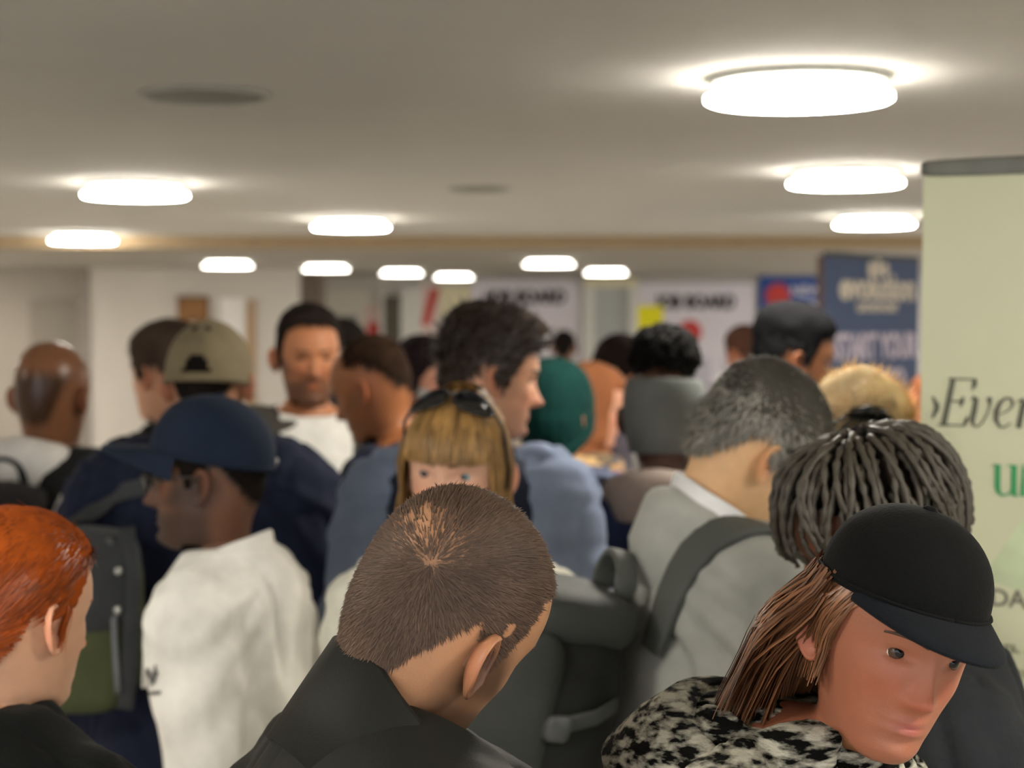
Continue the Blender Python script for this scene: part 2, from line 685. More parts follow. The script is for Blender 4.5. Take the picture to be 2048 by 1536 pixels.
        s.body = link('body', me, SKIN_SHINY if s.shiny else SKIN, s.root)
        return s

    def eyes(s, iris='#4c6a72', gaze=(0, 0)):
        im = mat('iris_' + iris[1:], iris, rough=.15, var=.2, scale=300)
        for sd in (1, -1):
            u = np.linspace(0, PI, 12)
            v = np.linspace(0, 2 * PI, 16, endpoint=False)
            P = np.stack([np.sin(u)[:, None] * np.cos(v)[None], np.broadcast_to(np.cos(u)[:, None], (12, 16)), np.sin(u)[:, None] * np.sin(v)[None]], -1)
            P = (P.reshape(-1, 3) @ (Rz(-gaze[0]) @ Rx(gaze[1])).T).reshape(P.shape)
            y = float(s.h.front(np.array([.031]), np.array([EYE + .001]))[0, 1])
            vv, ff = grid(P * .0122 + np.array([sd * .031, y - .0078, EYE + .0005]), closed_v=True, cap0=True, cap1=True)
            o = s.put('eye', (vv, ff), [EYEW, im, PUPIL])
            for p in o.data.polygons:
                c = np.mean([(i // 16) for i in p.vertices])
                p.material_index = 2 if c < 1.6 else 1 if c < 3.6 else 0
        return s

    def brows(s, m, thick=.0035):
        for sd in (1, -1):
            t = np.linspace(0, 1, 12)
            x = sd * (.012 + .04 * t)
            z = EYE + .017 + .007 * np.sin(t * 2.2) - .004 * t
            w = thick * (1 - .6 * t)
            rows = []
            for a, o in ((-1, -.001), (-.5, .0012), (.5, .0012), (1, -.001)):
                rows.append(s.h.front(x, z + a * w, o))
            s.put('eyebrow', grid(np.stack(rows, 1), closed_v=True, cap0=True, cap1=True), m)
        return s

    # --- hair
    def hair_shell(s, thick, name='hair', m=None, lump=0.0, lf=40, dz=None, n=None, zmin=1.50, parent=None, label=None):
        dz = dz or (.005, .007, .011, .014)[s.res]
        n = n or (96, 64, 36, 28)[s.res]
        zs = head_rings(dz)
        zs = zs[zs > zmin]
        V, ph = surf_grid(s.h, zs, n)
        N = grid_normals(V)
        t = thick(np.broadcast_to(ph[None], V.shape[:2]), zs[:, None] - EYE + 0 * ph[None], V)
        if lump:
            t = t + lump * (vnoise(V * lf) + .5 * vnoise(V * lf * 2.3)) * (t > .003)
        V = V + N * np.where(t > 0, t, -.005)[..., None]
        if m.name.startswith('hair'):
            c = m.name + '_base'
            if c not in MATS:
                m2 = m.copy(); m2.name = c; MATS[c] = m2
                b = m2.node_tree.nodes['Principled BSDF']
                b.inputs['Roughness'].default_value = .9
                b.inputs['Specular IOR Level'].default_value = .06
            m = MATS[c]
        g = grid(V, closed_v=True, cap0=True, cap1=True)
        return s.put(name, (g[0], [x[::-1] for x in g[1]]), m, parent, label=label)

    def strands(s, count, m, length, dens, flow, width=.0016, lift=.25, rand=.25, parent=None, name='hair_strands', base_off=0.0, bend=.5):
        """short hair: ribbons that start on the scalp; dens(P) keeps, flow(P) is the comb direction"""
        zs = head_rings(.004)
        zs = zs[zs > 1.52]
        V, ph = surf_grid(s.h, zs, 96)
        N = grid_normals(V)
        A = np.linalg.norm(np.roll(V, -1, 1) - V, axis=-1)[:-1] * np.linalg.norm(V[1:] - V[:-1], axis=-1)
        pr = A.ravel() / A.sum()
        idx = rng.choice(len(pr), count * 3, p=pr)
        i, j = idx // 96, idx % 96
        a, b = rng.random(len(idx)), rng.random(len(idx))
        j2 = (j + 1) % 96
        ip = lambda X: ((X[i, j] * (1 - b)[:, None] + X[i, j2] * b[:, None]) * (1 - a)[:, None] + (X[i + 1, j] * (1 - b)[:, None] + X[i + 1, j2] * b[:, None]) * a[:, None])
        P, Nn = ip(V), ip(N)
        keep = rng.random(len(P)) < dens(P)
        P, Nn = P[keep][:count], Nn[keep][:count]
        Nn /= np.linalg.norm(Nn, axis=1)[:, None]
        M = len(P)
        d = flow(P)
        d = d - Nn * (d * Nn).sum(1)[:, None]
        d /= np.linalg.norm(d, axis=1)[:, None] + 1e-9
        d = d + Nn * lift + rng.normal(0, rand, (M, 3))
        d /= np.linalg.norm(d, axis=1)[:, None]
        L = (length(P) if callable(length) else np.full(M, length)) * rng.uniform(.6, 1.2, M)
        p0 = P + Nn * (base_off - .001)
        p1 = p0 + d * (L * .5)[:, None]
        d2 = d - Nn * (lift * bend * 1.6) + rng.normal(0, rand * .5, (M, 3))
        p2 = p1 + d2 * (L * .5)[:, None]
        sd = np.cross(d, Nn)
        sd /= np.linalg.norm(sd, axis=1)[:, None]
        w = width * rng.uniform(.6, 1.3, M)[:, None]
        Q = np.stack([p0 - sd * w, p0 + sd * w, p1 - sd * w * .8, p1 + sd * w * .8, p2], 1)
        v = s.head(Q.reshape(-1, 3))
        k = np.arange(M)[:, None] * 5
        quads = (k + np.array([0, 1, 3, 2])).tolist()
        tris = (k + np.array([2, 3, 4])).tolist()
        return obj(name, (v, quads + tris), m, parent or s.root, True, kind='stuff')

    def long_strands(s, m, count, phi0, phi1, z0, z1, off, width=.004, steps=10, hang=-.05, flare=.0, wave=.004, parent=None,
                     name='hair_lengths', space='head', curve=1.0):
        """ribbons that run from phi0,z0 over the head to phi1,z1 (ranges) and hang free below 'hang' (heights from eye level)"""
        u = lambda r: rng.uniform(r[0], r[1], count)
        t = np.linspace(0, 1, steps)[None]
        q = rng.random(count)
        p0, p1 = phi0[0] + (phi0[1] - phi0[0]) * q, phi1[0] + (phi1[1] - phi1[0]) * np.clip(q + rng.normal(0, .05, count), 0, 1)
        za, zb = u(z0), u(z1)
        o = u(off)
        Z = za[:, None] + (zb - za)[:, None] * t ** curve
        PH = p0[:, None] + (p1 - p0)[:, None] * np.minimum(1, t * 1.6)
        zc = np.maximum(Z, hang) + EYE
        S = s.h.surf(PH, zc)
        F = Z < hang
        ax = np.array([0, -.01])
        out = S[..., :2] - ax
        out /= np.linalg.norm(out, axis=-1, keepdims=True) + 1e-9
        top = sm(.06, .115, Z)
        S[..., :2] += out * (o[:, None] * (.3 + .7 * sm(0, .5, t)) * (1 - .3 * top) + flare * np.maximum(0, hang - Z))[..., None]
        S[..., 2] = EYE + Z + o[:, None] * top
        wv = vnoise(np.stack([p1[:, None] * 6 + 0 * Z, Z * 14, 0 * Z + o[:, None] * 90], -1)) * wave * sm(.05, .3, t)
        S[..., :2] += out * wv[..., None]
        S = S + rng.normal(0, .0012, (count, 1, 3))
        T = np.gradient(S, axis=1)
        nn = np.concatenate([out, .0 * out[..., :1]], -1) + np.array([0, 0, 1.0]) * top[..., None] * 1.5
        sd = np.cross(T, nn)
        sd /= np.linalg.norm(sd, axis=-1, keepdims=True) + 1e-9
        w = width * rng.uniform(.5, 1.2, count)[:, None, None] * (1 - .55 * t ** 3)[..., None]
        Q = np.stack([S - sd * w, S + nn * width * .25, S + sd * w], 2)
        v = s.head(Q.reshape(-1, 3)) if space == 'head' else s.torso(Q.reshape(-1, 3))
        f = []
        b = np.arange(count)[:, None, None] * steps * 3 + np.arange(steps - 1)[None, :, None] * 3
        f = np.concatenate([(b + np.array([0, 1, 4, 3])).reshape(-1, 4), (b + np.array([1, 2, 5, 4])).reshape(-1, 4)]).tolist()
        return obj(name, (v, f), m, parent or s.root, True, kind='stuff')

    # --- clothes
    def top(s, m, name='jacket', off=.016, zlo=.80, ease=.008, wr=.006, wf=9, puff=0.0, vox=None, arms=True, short=False, label=None,
            zhi=1.462, parent=None, sleeve_m=None, fold=1.0):
        h = s.h
        n = 40
        zs = np.linspace(zlo, zhi, 26)
        V, ph = surf_grid(h, zs, n, off)
        V[..., 0] *= s.width
        mb = MB()
        g = grid(V, closed_v=True, cap0=True, cap1=True)
        mb.add(g[0], [x[::-1] for x in g[1]])
        sl = MB()
        for i, sd in enumerate((1, -1)):
            a = dict(s.arms[i])
            if s.width != 1:
                for k in ('sh', 'el', 'wr'):
                    a[k] = tuple(np.array(a[k]) * (s.width, 1, 1))
            if short:
                e, q = np.array(a['el']), np.array(a['sh'])
                a['wr'] = tuple(e); a['el'] = tuple(e * .5 + q * .5)
            p = arm_parts(a, sd, s.heavy * (.85 if s.female else 1), ease + off * .4, hand=False)
            (sl if sleeve_m else mb).add(p.verts(), p.f)
        vox = vox or (.008, .011, .016, .022)[s.res]
        out = None
        for q, (geo, mm, nm) in enumerate(((mb, m, name), (sl, sleeve_m, 'sleeves'))):
            if geo.n == 0 or (nm == name and not arms and q == 1):
                continue
            v, f = evaluated(geo.verts(), geo.f, [('REMESH', dict(mode='VOXEL', voxel_size=vox)), ('SMOOTH', dict(iterations=6 if vox > .01 else 10, factor=.5))])
            nr = s._normals(v, f)
            seed = rng.random(3) * 20
            n1 = vnoise(v * np.array([1, 1, .55]) * wf + seed)
            n2 = vnoise(v * np.array([1.1, 1.1, .45]) * wf * 1.7 + seed + 3 * n1[:, None] * .12)
            d = wr * (.6 * n1 - 1.3 * np.exp(-(n2 / .13) ** 2) + .35)
            # folds that run down and out from the shoulder and gather at the elbow
            a0 = np.arctan2(v[:, 2] - 1.42, np.abs(v[:, 0]) - .05)
            d += fold * wr * .7 * np.sin(a0 * 17 + 3 * vnoise(v * 6 + seed)) * sm(.08, .17, np.abs(v[:, 0])) * sm(1.46, 1.36, v[:, 2])
            if puff:
                d += puff * (np.abs(np.sin(v[:, 2] * PI / .085 + .6 * vnoise(v * 4))) ** .6 - .6)
            v = v + nr * d[:, None]
            o = obj(nm, (s.torso(v), f), mm, (out or parent or s.root) if q else (parent or s.root), label=label if q == 0 else None)
            if q == 0:
                out = o
        s.garment = out
        return out

    def wrap(s, P, d=.006, w=0.0):
        """rest points of the trunk -> local points lying d outside the garment, with normals"""
        if getattr(s, '_bvh_of', None) is not s.garment:
            me = s.garment.data
            V = [v.co for v in me.vertices]
            F = [tuple(p.vertices) for p in me.polygons]
            for ch in s.garment.children:
                if ch.name.startswith('sleeves'):
                    n = len(V); V = V + [v.co for v in ch.data.vertices]
                    F = F + [tuple(i + n for i in p.vertices) for p in ch.data.polygons]
            s._bvh = BVHTree.FromPolygons(V, F)
            s._bvh_of = s.garment
        Q, N = [], []
        for p in s.torso(P, w):
            q, n, *_ = s._bvh.find_nearest(Vector(p))
            Q.append(q + n * d); N.append(n)
        return np.array(Q), np.array(N)

    def local(s, name, geo, m, parent=None, **k):
        v, f = (geo.verts(), geo.f) if isinstance(geo, MB) else geo
        return obj(name, (v, f), m, parent or s.root, **k)

    def _normals(s, v, f):
        n = np.zeros_like(v)
        F = np.array([x[:3] for x in f])
        c = np.cross(v[F[:, 1]] - v[F[:, 0]], v[F[:, 2]] - v[F[:, 0]])
        for k in range(3):
            np.add.at(n, F[:, k], c)
        Q = np.array([x[3] if len(x) > 3 else x[2] for x in f])
        np.add.at(n, Q, c)
        return n / (np.linalg.norm(n, axis=1)[:, None] + 1e-12)

    def trousers(s, m):
        mb = MB()
        zs = np.linspace(.79, 1.0, 8)
        V, ph = surf_grid(s.h, zs, 28, .008)
        g = grid(V, closed_v=True, cap0=True, cap1=True)
        mb.add(g[0], [x[::-1] for x in g[1]])
        p = leg_parts(.014, s.heavy, False)
        mb.add(p.verts(), p.f)
        v, f = evaluated(mb.verts(), mb.f, [('REMESH', dict(mode='VOXEL', voxel_size=.022)), ('SMOOTH', dict(iterations=3, factor=.5))])
        v = v + s._normals(v, f) * (.006 * vnoise(v * np.array([9, 9, 14])))[:, None]
        obj('trousers', (s.torso(v), f), m, s.root)
        sm_ = mat('shoe_leather', '#22201e', rough=.4)
        for sd in (-1, 1):
            q = MB().add(*limb([(sd * .105, -.095, .042), (sd * .107, -.05, .055), (sd * .115, .05, .05), (sd * .12, .15, .034)], [.036, .05, .048, .028], 12))
            vv = q.verts(); vv[:, 2] = np.maximum(vv[:, 2], 0)
            obj('shoe', (s.torso(vv), q.f), sm_, s.root)
        return s

    def collar(s, m, name='collar', r0=.075, r1=.07, z0=1.425, hgt=.055, thick=.008, gap=25, drop=.03, y0=-.03, w=.25, sx=1.0, label=None,
               parent=None, fold=0.0, zwob=.0):
        """band round the neck, open in front over +-gap degrees"""
        n = 48
        a = np.radians(np.linspace(gap, 360 - gap, n))
        co, si = np.cos(a), np.sin(a)
        prof = [(0, 0), (.5, .55), (1, 1)]
        rows = []
        zz = z0 - drop * (co + 1) / 2
        zt = zz + hgt * (1 - .25 * (co + 1) / 2) + zwob * np.sin(a * 5)
        def ringpt(r, z):
            return np.stack([r * sx * si, y0 + r * co, z], -1)
        if fold:
            pts = [(r0, zz), (r1, zt - .006), (r1 + thick * .7, zt), (r1 + thick * 1.8, zt - .004), (r1 + thick * 2 + fold * .5, zt - fold * .6), (r1 + thick * 2 + fold, zt - fold * 1.25),
                   (r1 + thick + fold, zt - fold * 1.25), (r0 + thick, zz)]
        else:
            pts = [(r0, zz), ((r0 + r1) / 2, (zz + zt) / 2), (r1, zt - .004), (r1 + thick * .5, zt), (r1 + thick, zt - .004), ((r0 + r1) / 2 + thick * 1.1, (zz + zt) / 2), (r0 + thick, zz)]
        for r, z in pts:
            rows.append(ringpt(r, z))
        V = np.stack(rows, 1)
        V = V + (.0025 * vnoise(V * 30))[..., None]
        g = grid(V, closed_v=True, cap0=True, cap1=True)
        return s.put(name, g, m, parent or s.garment, space='torso', w=w, label=label)

    def hood(s, m, r=.052, z=1.46, rad=.085, drop=.09, label=None, w=.15, name='hood', gap=20):
        n = 40
        a = np.radians(np.linspace(gap, 360 - gap, n))
        back = (1 - np.cos(a)) / 2
        P = np.stack([rad * 1.1 * np.sin(a), -.035 + rad * 1.0 * np.cos(a), z - .05 * (1 - back) + 0 * a], -1)
        P[:, 1] -= .025 * back
        rr = r * (.35 + .65 * back)
        v, f = tube(P, rr, 16, 1.0)
        k = sm(.3, 1, np.repeat(back, 16))
        low = np.minimum(0, v[:, 2] - z)
        v[:, 2] += low * k * (drop / r)
        v = v + (.006 * vnoise(v * 22))[:, None]
        return s.put(name, (v, f), m, s.garment, space='torso', w=w, label=label)

    # --- headwear
    def cap(s, m, zr=.045, tilt=-6, h=.098, a=.086, f=.101, b=.112, hole=False, brim=.075, brim_m=None, label=None, under=None, yaw=0, name='cap', bdrop=.018, bslope=.014):
        n, mm = 72, 20
        psi = np.linspace(0, 2 * PI, n, endpoint=False)
        t = np.concatenate([np.linspace(0, .8, 13), [.86, .91, .95, .975, .99, .997, .9995]])
        g = (1 - t ** 2.5) ** (1 / 2.0)
        seam = np.zeros(n)
        for k in range(6):
            d = np.abs(((psi - k * PI / 3 + PI) % (2 * PI)) - PI)
            seam += np.exp(-(d / .05) ** 2)
        def dome(o):
            rx, ry = a + o, np.where(np.cos(psi) > 0, f + o, b + o)
            sc = g[:, None] * (1 - .010 * seam[None] * sm(0, .2, t)[:, None])
            X = rx * np.sin(psi)[None] * sc
            Y = ry[None] * np.cos(psi)[None] * sc
            Zz = np.broadcast_to((h + o) * t[:, None], X.shape)
            return np.stack([X, Y, Zz], -1)
        out, inn = dome(0), dome(-.0035)
        mb = MB()
        keep = lambda i, j: not (hole and abs(((psi[j] + PI / n) % (2 * PI)) - PI) < .34 * (1 - (t[i] / .42) ** 2) ** .5 and .10 < t[i] < .40) if hole and t[i] < .42 else True
        k = len(t)
        fo = [(i * n + j, i * n + (j + 1) % n, (i + 1) * n + (j + 1) % n, (i + 1) * n + j) for i in range(k - 1) for j in range(n) if keep(i, j)]
        V = np.concatenate([out.reshape(-1, 3), inn.reshape(-1, 3)])
        F = [x[::-1] for x in fo] + [tuple(q + k * n for q in x) for x in fo]
        F += [(j, (j + 1) % n, k * n + (j + 1) % n, k * n + j) for j in range(n)]
        F.append(tuple((k - 1) * n + j for j in range(n))[::-1])
        loc = lambda v: (np.asarray(v) @ (Rz(-yaw) @ Rx(-tilt)).T) + np.array([0, -.006, EYE + zr])
        o = s.put(name, (loc(V), F), m, label=label)
        u = np.linspace(-1, 1, 31)
        vv = np.linspace(0, 1, 8)
        ang = u * math.radians(66)
        def br(dz):
            X = a * np.sin(ang)[None] * (1 + .03 * vv[:, None])
            ext = brim * (1 - np.abs(u) ** 2.3)
            Y = (f * np.cos(ang) - .004)[None] + ext[None] * vv[:, None]
            Zz = -bdrop * (u ** 2)[None] * vv[:, None] - bslope * vv[:, None] ** 1.5 * (1 - np.abs(u) ** 2.3)[None] + dz + .004
            return np.stack([X, Y, np.broadcast_to(Zz, X.shape)], -1)
        V = np.concatenate([br(.002), br(-.002)[::-1]], 0)
        g1 = grid(V, closed_u=True)
        s.put('brim', (loc(g1[0]), g1[1]), brim_m or m, o)
        u2 = np.linspace(0, PI / 2, 5); a2 = np.linspace(0, 2 * PI, 10, endpoint=False)
        V = np.stack([.008 * np.cos(u2)[:, None] * np.cos(a2), .008 * np.cos(u2)[:, None] * np.sin(a2), h - .001 + .005 * np.sin(u2)[:, None] + 0 * a2], -1)
        s.put('button', (loc(grid(V, closed_v=True, cap0=True, cap1=True)[0]), grid(V, closed_v=True, cap0=True, cap1=True)[1]), m, o)
        q = np.linspace(0, 2 * PI, 61)
        band = np.stack([(a + .0015) * np.sin(q), np.where(np.cos(q) > 0, f + .0015, b + .0015) * np.cos(q), .006 + 0 * q], -1)
        s.put('sweatband_seam', (lambda z: (loc(z[0]), z[1]))(tube(band, .0022, 6)), m, o)
        if hole:
            aa = np.linspace(-.42, .42, 14)
            P = np.stack([a * np.sin(PI + aa), (b + .002) * np.cos(PI + aa), .008 + 0 * aa], -1)
            nn = np.stack([np.sin(PI + aa), np.cos(PI + aa), 0 * aa], -1)
            s.put('adjuster_strap', (lambda z: (loc(z[0]), z[1]))(strip(P, nn, .014, .003)), m, o)
        s.cap_loc = loc
        return o


def hairline(front=.068, temple=.05, burn=-.02, ear=.026, behind=-.004, nape=-.075):
    a = np.radians([0, 35, 62, 78, 90, 106, 122, 150, 180])
    v = [front, front - .002, temple, burn, burn + .004, ear, behind, nape + .012, nape]
    return lambda phi, z: z - np.interp(np.abs(((phi + PI) % (2 * PI)) - PI), a, v)


def scalp_from(hl, soft=.012):
    def q(P):
        phi = np.arctan2(P[:, 0], P[:, 1] + .01)
        z = P[:, 2] - EYE
        r = np.hypot(P[:, 0], P[:, 1])
        return sm(-soft, soft, hl(phi, z)) * (np.abs(P[:, 0]) < .0765) * (z > -.12)
    return q


def shell_from(hl, t, soft=.014, top=None):
    def q(phi, z, V):
        m = sm(0, soft, hl(phi, z))
        th = t if top is None else t + (top - t) * sm(.03, .1, z)
        return np.where(m > .02, m * th, -.01)
    return q


def flow_whorl(P):
    w = np.array([.01, -.055, EYE + .10])
    d = P - w
    return d / (np.linalg.norm(d, axis=1)[:, None] + 1e-6) + np.array([0, 0, -.25])


def simple(label, px, py, Y, hair='#241d1a', hl=None, thick=.012, topt=None, jacket='#333333', jname='jacket', lump=.002, lf=60, strands=900, slen=.02,
           trousers='#23252b', stub=0, stub_col='#2a1f19', collar_kw=None, top_kw=None, eyes=None, body=True, hairname='hair', **k):
    """a figure with short hair, a top and trousers"""
    p = Person(label, px, py, Y, **k)
    hl = hl or hairline()
    p.build_body(scalp_from(hl) if hair else None, hair, stub, stub_col)
    if hair:
        hm = hairmat('hair_' + hair[1:], hair, rough=.7, spec=.12)
        p.hairm = hm
        o = p.hair_shell(shell_from(hl, thick, top=topt), 'hair', hm, lump, lf)
        p.hair = o
        if strands:
            sc = scalp_from(hl, .004)
            p.strands(strands, hm, slen, lambda P: sc(P), flow_whorl, .0018, .35, .3, parent=o, base_off=thick * .7)
    p.top(fabric('cloth_' + jacket[1:], jacket), jname, **(top_kw or {}))
    if collar_kw is not None:
        c = dict(collar_kw)
        cm = c.pop('m', None) or fabric('cloth_' + jacket[1:], jacket)
        p.collar(cm, **c)
    p.trousers(fabric('cloth_' + trousers[1:], trousers))
    if eyes:
        p.eyes(eyes)
    if eyes or stub:
        p.brows(hairmat('brow_' + (hair or '#2a211c')[1:], hair or '#2a211c'))
    return p



# ------------------------------------------------------------------ the room
ZN, ZF = 2.475, 2.405          # main ceiling, lower ceiling beyond the downstand
YB, YW = 12.4, 22.3            # downstand, far wall
PAINT = mat('ceiling_paint', '#bcbab5', rough=.9, var=.02, scale=3, bump=.05, bscale=60)
WALLP = mat('wall_paint', '#c9c4bd', rough=.85, var=.03, scale=2)
WALLG = mat('wall_paint_grey', '#a39c93', rough=.85, var=.03, scale=2)
WALLC = mat('wall_paint_cream', '#ded6b4', rough=.85, var=.03, scale=2)
WOODB = mat('brown_board', '#8a6138', rough=.6, var=.2, scale=6)
FRAME = mat('white_gloss', '#d8d6ce', rough=.4, var=.02)
GREYDOOR = mat('door_grey', '#8d857b', rough=.6, var=.04)
DARKDOOR = mat('door_dark', '#5f574b', rough=.6, var=.05)
CARPET = mat('vinyl_floor', '#c4beb3', rough=.55, var=.08, scale=12, bump=.05, bscale=80)


def B(lo, hi):
    return MB().add(*boxv(lo, hi))


XL, XR, YK = -7.0, 7.0, -4.5
struct('floor', B((XL, YK, -.05), (XR, YW, 0)), CARPET)
struct('ceiling', B((XL, YK, ZN), (XR, YB, ZN + .1)), PAINT)
struct('ceiling', B((XL, YB + .25, ZF), (XR, YW, ZF + .1)), mat('ceiling_paint_grey', '#9c978f', rough=.9, var=.02, scale=3))
struct('trim_1', B((XL, YB, ZF - .012), (XR, YB + .25, ZN + .1)), mat('beam_paint', '#a58f70', rough=.8, var=.05))
struct('wall_left', B((XL - .1, YK, 0), (XL, YW, ZN)), WALLP)
struct('wall_right', B((XR, YK, 0), (XR + .1, 13.2, ZN)), WALLP)
struct('wall_right', B((XR, 13.2, 0), (XR + .1, YW, .8)), WALLP)
struct('wall_right', B((XR, 21.4, .8), (XR + .1, YW, ZN)), WALLP)
struct('trim_7', B((XR, 13.2, 2.3), (XR + .1, 21.4, ZN)), WALLP)
struct('wall_back', B((XL, YK - .15, 0), (XR, YK, .35)), WALLP)
struct('trim_6', B((XL, YK - .15, 2.36), (XR, YK, ZN)), WALLP)
GLASS = bpy.data.materials.new('window_glass')
GLASS.use_nodes = True
_n = GLASS.node_tree.nodes
_t = _n.new('ShaderNodeBsdfTransparent')
_g = _n.new('ShaderNodeBsdfGlossy')
_m = _n.new('ShaderNodeMixShader')
_g.inputs['Roughness'].default_value = .02
_m.inputs[0].default_value = .06
GLASS.node_tree.links.new(_t.outputs[0], _m.inputs[1])
GLASS.node_tree.links.new(_g.outputs[0], _m.inputs[2])
GLASS.node_tree.links.new(_m.outputs[0], _n['Material Output'].inputs[0])
for k in range(7):
    x0 = XL + 2 * k
    w_ = struct('window_%d' % (k + 1), B((x0, YK - .12, .35), (x0 + .06, YK - .04, 2.36)), FRAME)
    obj('window_frame', B((x0 + .06, YK - .12, .35), (x0 + 2, YK - .04, .41)), FRAME, w_, False)
    obj('window_frame', B((x0 + .06, YK - .12, 2.30), (x0 + 2, YK - .04, 2.36)), FRAME, w_, False)
    obj('pane', B((x0 + .06, YK - .085, .41), (x0 + 2, YK - .075, 2.30)), GLASS, w_, False)
struct('wall_far', B((XL, YW, 0), (XR, YW + .1, ZF)), WALLP)
for nm, lo, hi in (('baseboard_left', (XL, YK, 0), (XL + .015, YW, .1)), ('baseboard_right', (XR - .015, YK, 0), (XR, YW, .1)),
                   ('baseboard_far', (XL, YW - .015, 0), (XR, YW, .1))):
    struct(nm, B(lo, hi), FRAME)


def fx(px, Y=YW):
    return at(px, 630, Y).x


def fz(py, Y=YW):
    return at(1024, py, Y).z


def panel(name, x0, x1, y0, y1, m, t=.03, Y=YW, kind='structure', parent=None):
    """flat panel on the far wall; x and y ranges are where it is seen"""
    o = obj(name, B((fx(x0, Y), Y - t, max(0.0, fz(y1, Y))), (fx(x1, Y), Y, min(fz(y0, Y), ZF))), m, parent, smooth=False)
    if kind and parent is None:
        o['kind'] = kind
    return o


for k in range(4):
    y0 = 13.2 + 2.05 * k
    w_ = struct('window_%d' % (k + 8), B((XR + .02, y0, .8), (XR + .08, y0 + .06, 2.3)), FRAME)
    obj('window_frame', B((XR + .02, y0 + .06, .8), (XR + .08, y0 + 2.05, .86)), FRAME, w_, False)
    obj('window_frame', B((XR + .02, y0 + .06, 2.24), (XR + .08, y0 + 2.05, 2.3)), FRAME, w_, False)
    obj('pane', B((XR + .045, y0 + .06, .86), (XR + .055, y0 + 2.05, 2.24)), GLASS, w_, False)

# left part of the far wall stands forward: a white partition with a return
YP = 18.2
struct('wall_partition', B((fx(178, YP), YP, 0), (fx(598, YP), YP + .12, ZF)), WALLP)
struct('trim_2', B((fx(158, YP), YP - .02, 0), (fx(180, YP), YP + .14, ZF)), mat('post_paint', '#8f8780', rough=.8))
struct('wall_recess', B((fx(-260, YP), YP + .5, 0), (fx(160, YP), YP + .62, ZF)), WALLG)
d = panel('door_1', 62, 160, 600, 1500, GREYDOOR, .05, YP + .5)
obj('door_handle', MB().add(*tube([(fx(70, YP + .5), YP + .4, 1.05), (fx(70, YP + .5) + .11, YP + .4, 1.05)], .01, 8)), STEEL, d)
struct('trim_3', B((fx(598, 21), 21.0, 0), (fx(640, 21), 21.6, ZF)), mat('pillar_paint', '#8f8075', rough=.85, var=.03))
t = thing('cork_board', 'brown cork board with a wooden frame high on the pale wall', 'board', (fx(387, YP), YP - .02, 1.6))
obj('board', B((-.15, -.015, .24), (.15, .015, fz(598, YP) - 1.6)), WOODB, t, False)
for lo, hi in (((-.165, -.02, .22), (-.145, .02, .50)), ((.145, -.02, .22), (.165, .02, .50)), ((-.165, -.02, .47), (.165, .02, .50)), ((-.165, -.02, .22), (.165, .02, .24))):
    obj('frame', B(lo, hi), mat('board_frame', '#6f4e2f', rough=.5), t, False)
t = thing('poster', 'blank white paper poster on the wall beside the brown board', 'poster', (fx(465, YP), YP - .004, fz(700, YP)))
obj('sheet', B((-.13, -.003, 0), (.13, .003, .56)), mat('paper_white', '#e6e4e4', rough=.7, var=.02), t, False)
struct('trim_4', B((fx(496, YP), YP - .05, 0), (fx(510, YP), YP, fz(600, YP))), mat('wood_strip', '#ab8c68', rough=.6))
# centre of the far wall: door, frames, cream strip
d = panel('door_2', 768, 802, 592, 1500, DARKDOOR, .05)
for a, b, y0 in ((760, 768, 585), (802, 842, 575)):
    panel('door_frame', a, b, y0, 1500, FRAME, .09, parent=d)
struct('trim_5', B((fx(880), YW - .04, 0), (fx(942), YW, fz(572))), WALLC)
d = panel('door_3', 1188, 1256, 572, 1500, mat('door_pale', '#aeb2ae', rough=.35, var=.03, scale=1), .06)
for a, b in ((1166, 1188), (1256, 1274)):
    panel('door_frame', a, b, 556, 1500, FRAME, .12, parent=d)
panel('door_frame', 1166, 1274, 556, 574, WALLC, .14, parent=d)
obj('door_handle', MB().add(*tube([(fx(1198), YW - .11, 1.05), (fx(1198) + .12, YW - .11, 1.05)], .012, 8)), STEEL, d)


def text_geo(body, size, ext=.0015, shear=0.0, bold=0.0, align='LEFT', spacing=1.0):
    cu = bpy.data.curves.new('lettering', 'FONT')
    cu.body, cu.size, cu.extrude, cu.shear, cu.offset = body, size, ext, shear, bold
    cu.align_x = align
    cu.space_character = spacing
    cu.resolution_u = 3
    o = bpy.data.objects.new('lettering', cu)
    COL.objects.link(o)
    dg = bpy.context.evaluated_depsgraph_get()
    dg.update()
    me = bpy.data.meshes.new_from_object(o.evaluated_get(dg))
    v = np.array([x.co for x in me.vertices])
    f = [tuple(p.vertices) for p in me.polygons]
    bpy.data.objects.remove(o); bpy.data.curves.remove(cu); bpy.data.meshes.remove(me)
    return np.stack([v[:, 0], -v[:, 2], v[:, 1]], -1), f      # stands upright, faces -y


def lettering(body, size, m, parent, x, y, z, **k):
    sx = k.pop('sx', 1.0)
    name = k.pop('name', 'lettering')
    v, f = text_geo(body, size, **k)
    v[:, 0] *= sx
    return obj(name, (v + np.array([x, y, z]), f), m, parent, False)


def disc(r, c, t=.004, n=28):
    a = np.linspace(0, 2 * PI, n, endpoint=False)
    V = np.stack([np.stack([r * np.cos(a) + c[0], 0 * a + c[1] + o, r * np.sin(a) + c[2]], -1) for o in (0, -t)], 0)
    return grid(V, closed_v=True, cap0=True, cap1=True)


PAPER = mat('poster_paper', '#dcd6dd', rough=.7, var=.02)
INK = mat('black_ink', '#1d1b1e', rough=.6)
RED = mat('red_ink', '#c23a35', rough=.6)
YEL = mat('yellow_paper', '#f2ea10', rough=.6, var=.02)


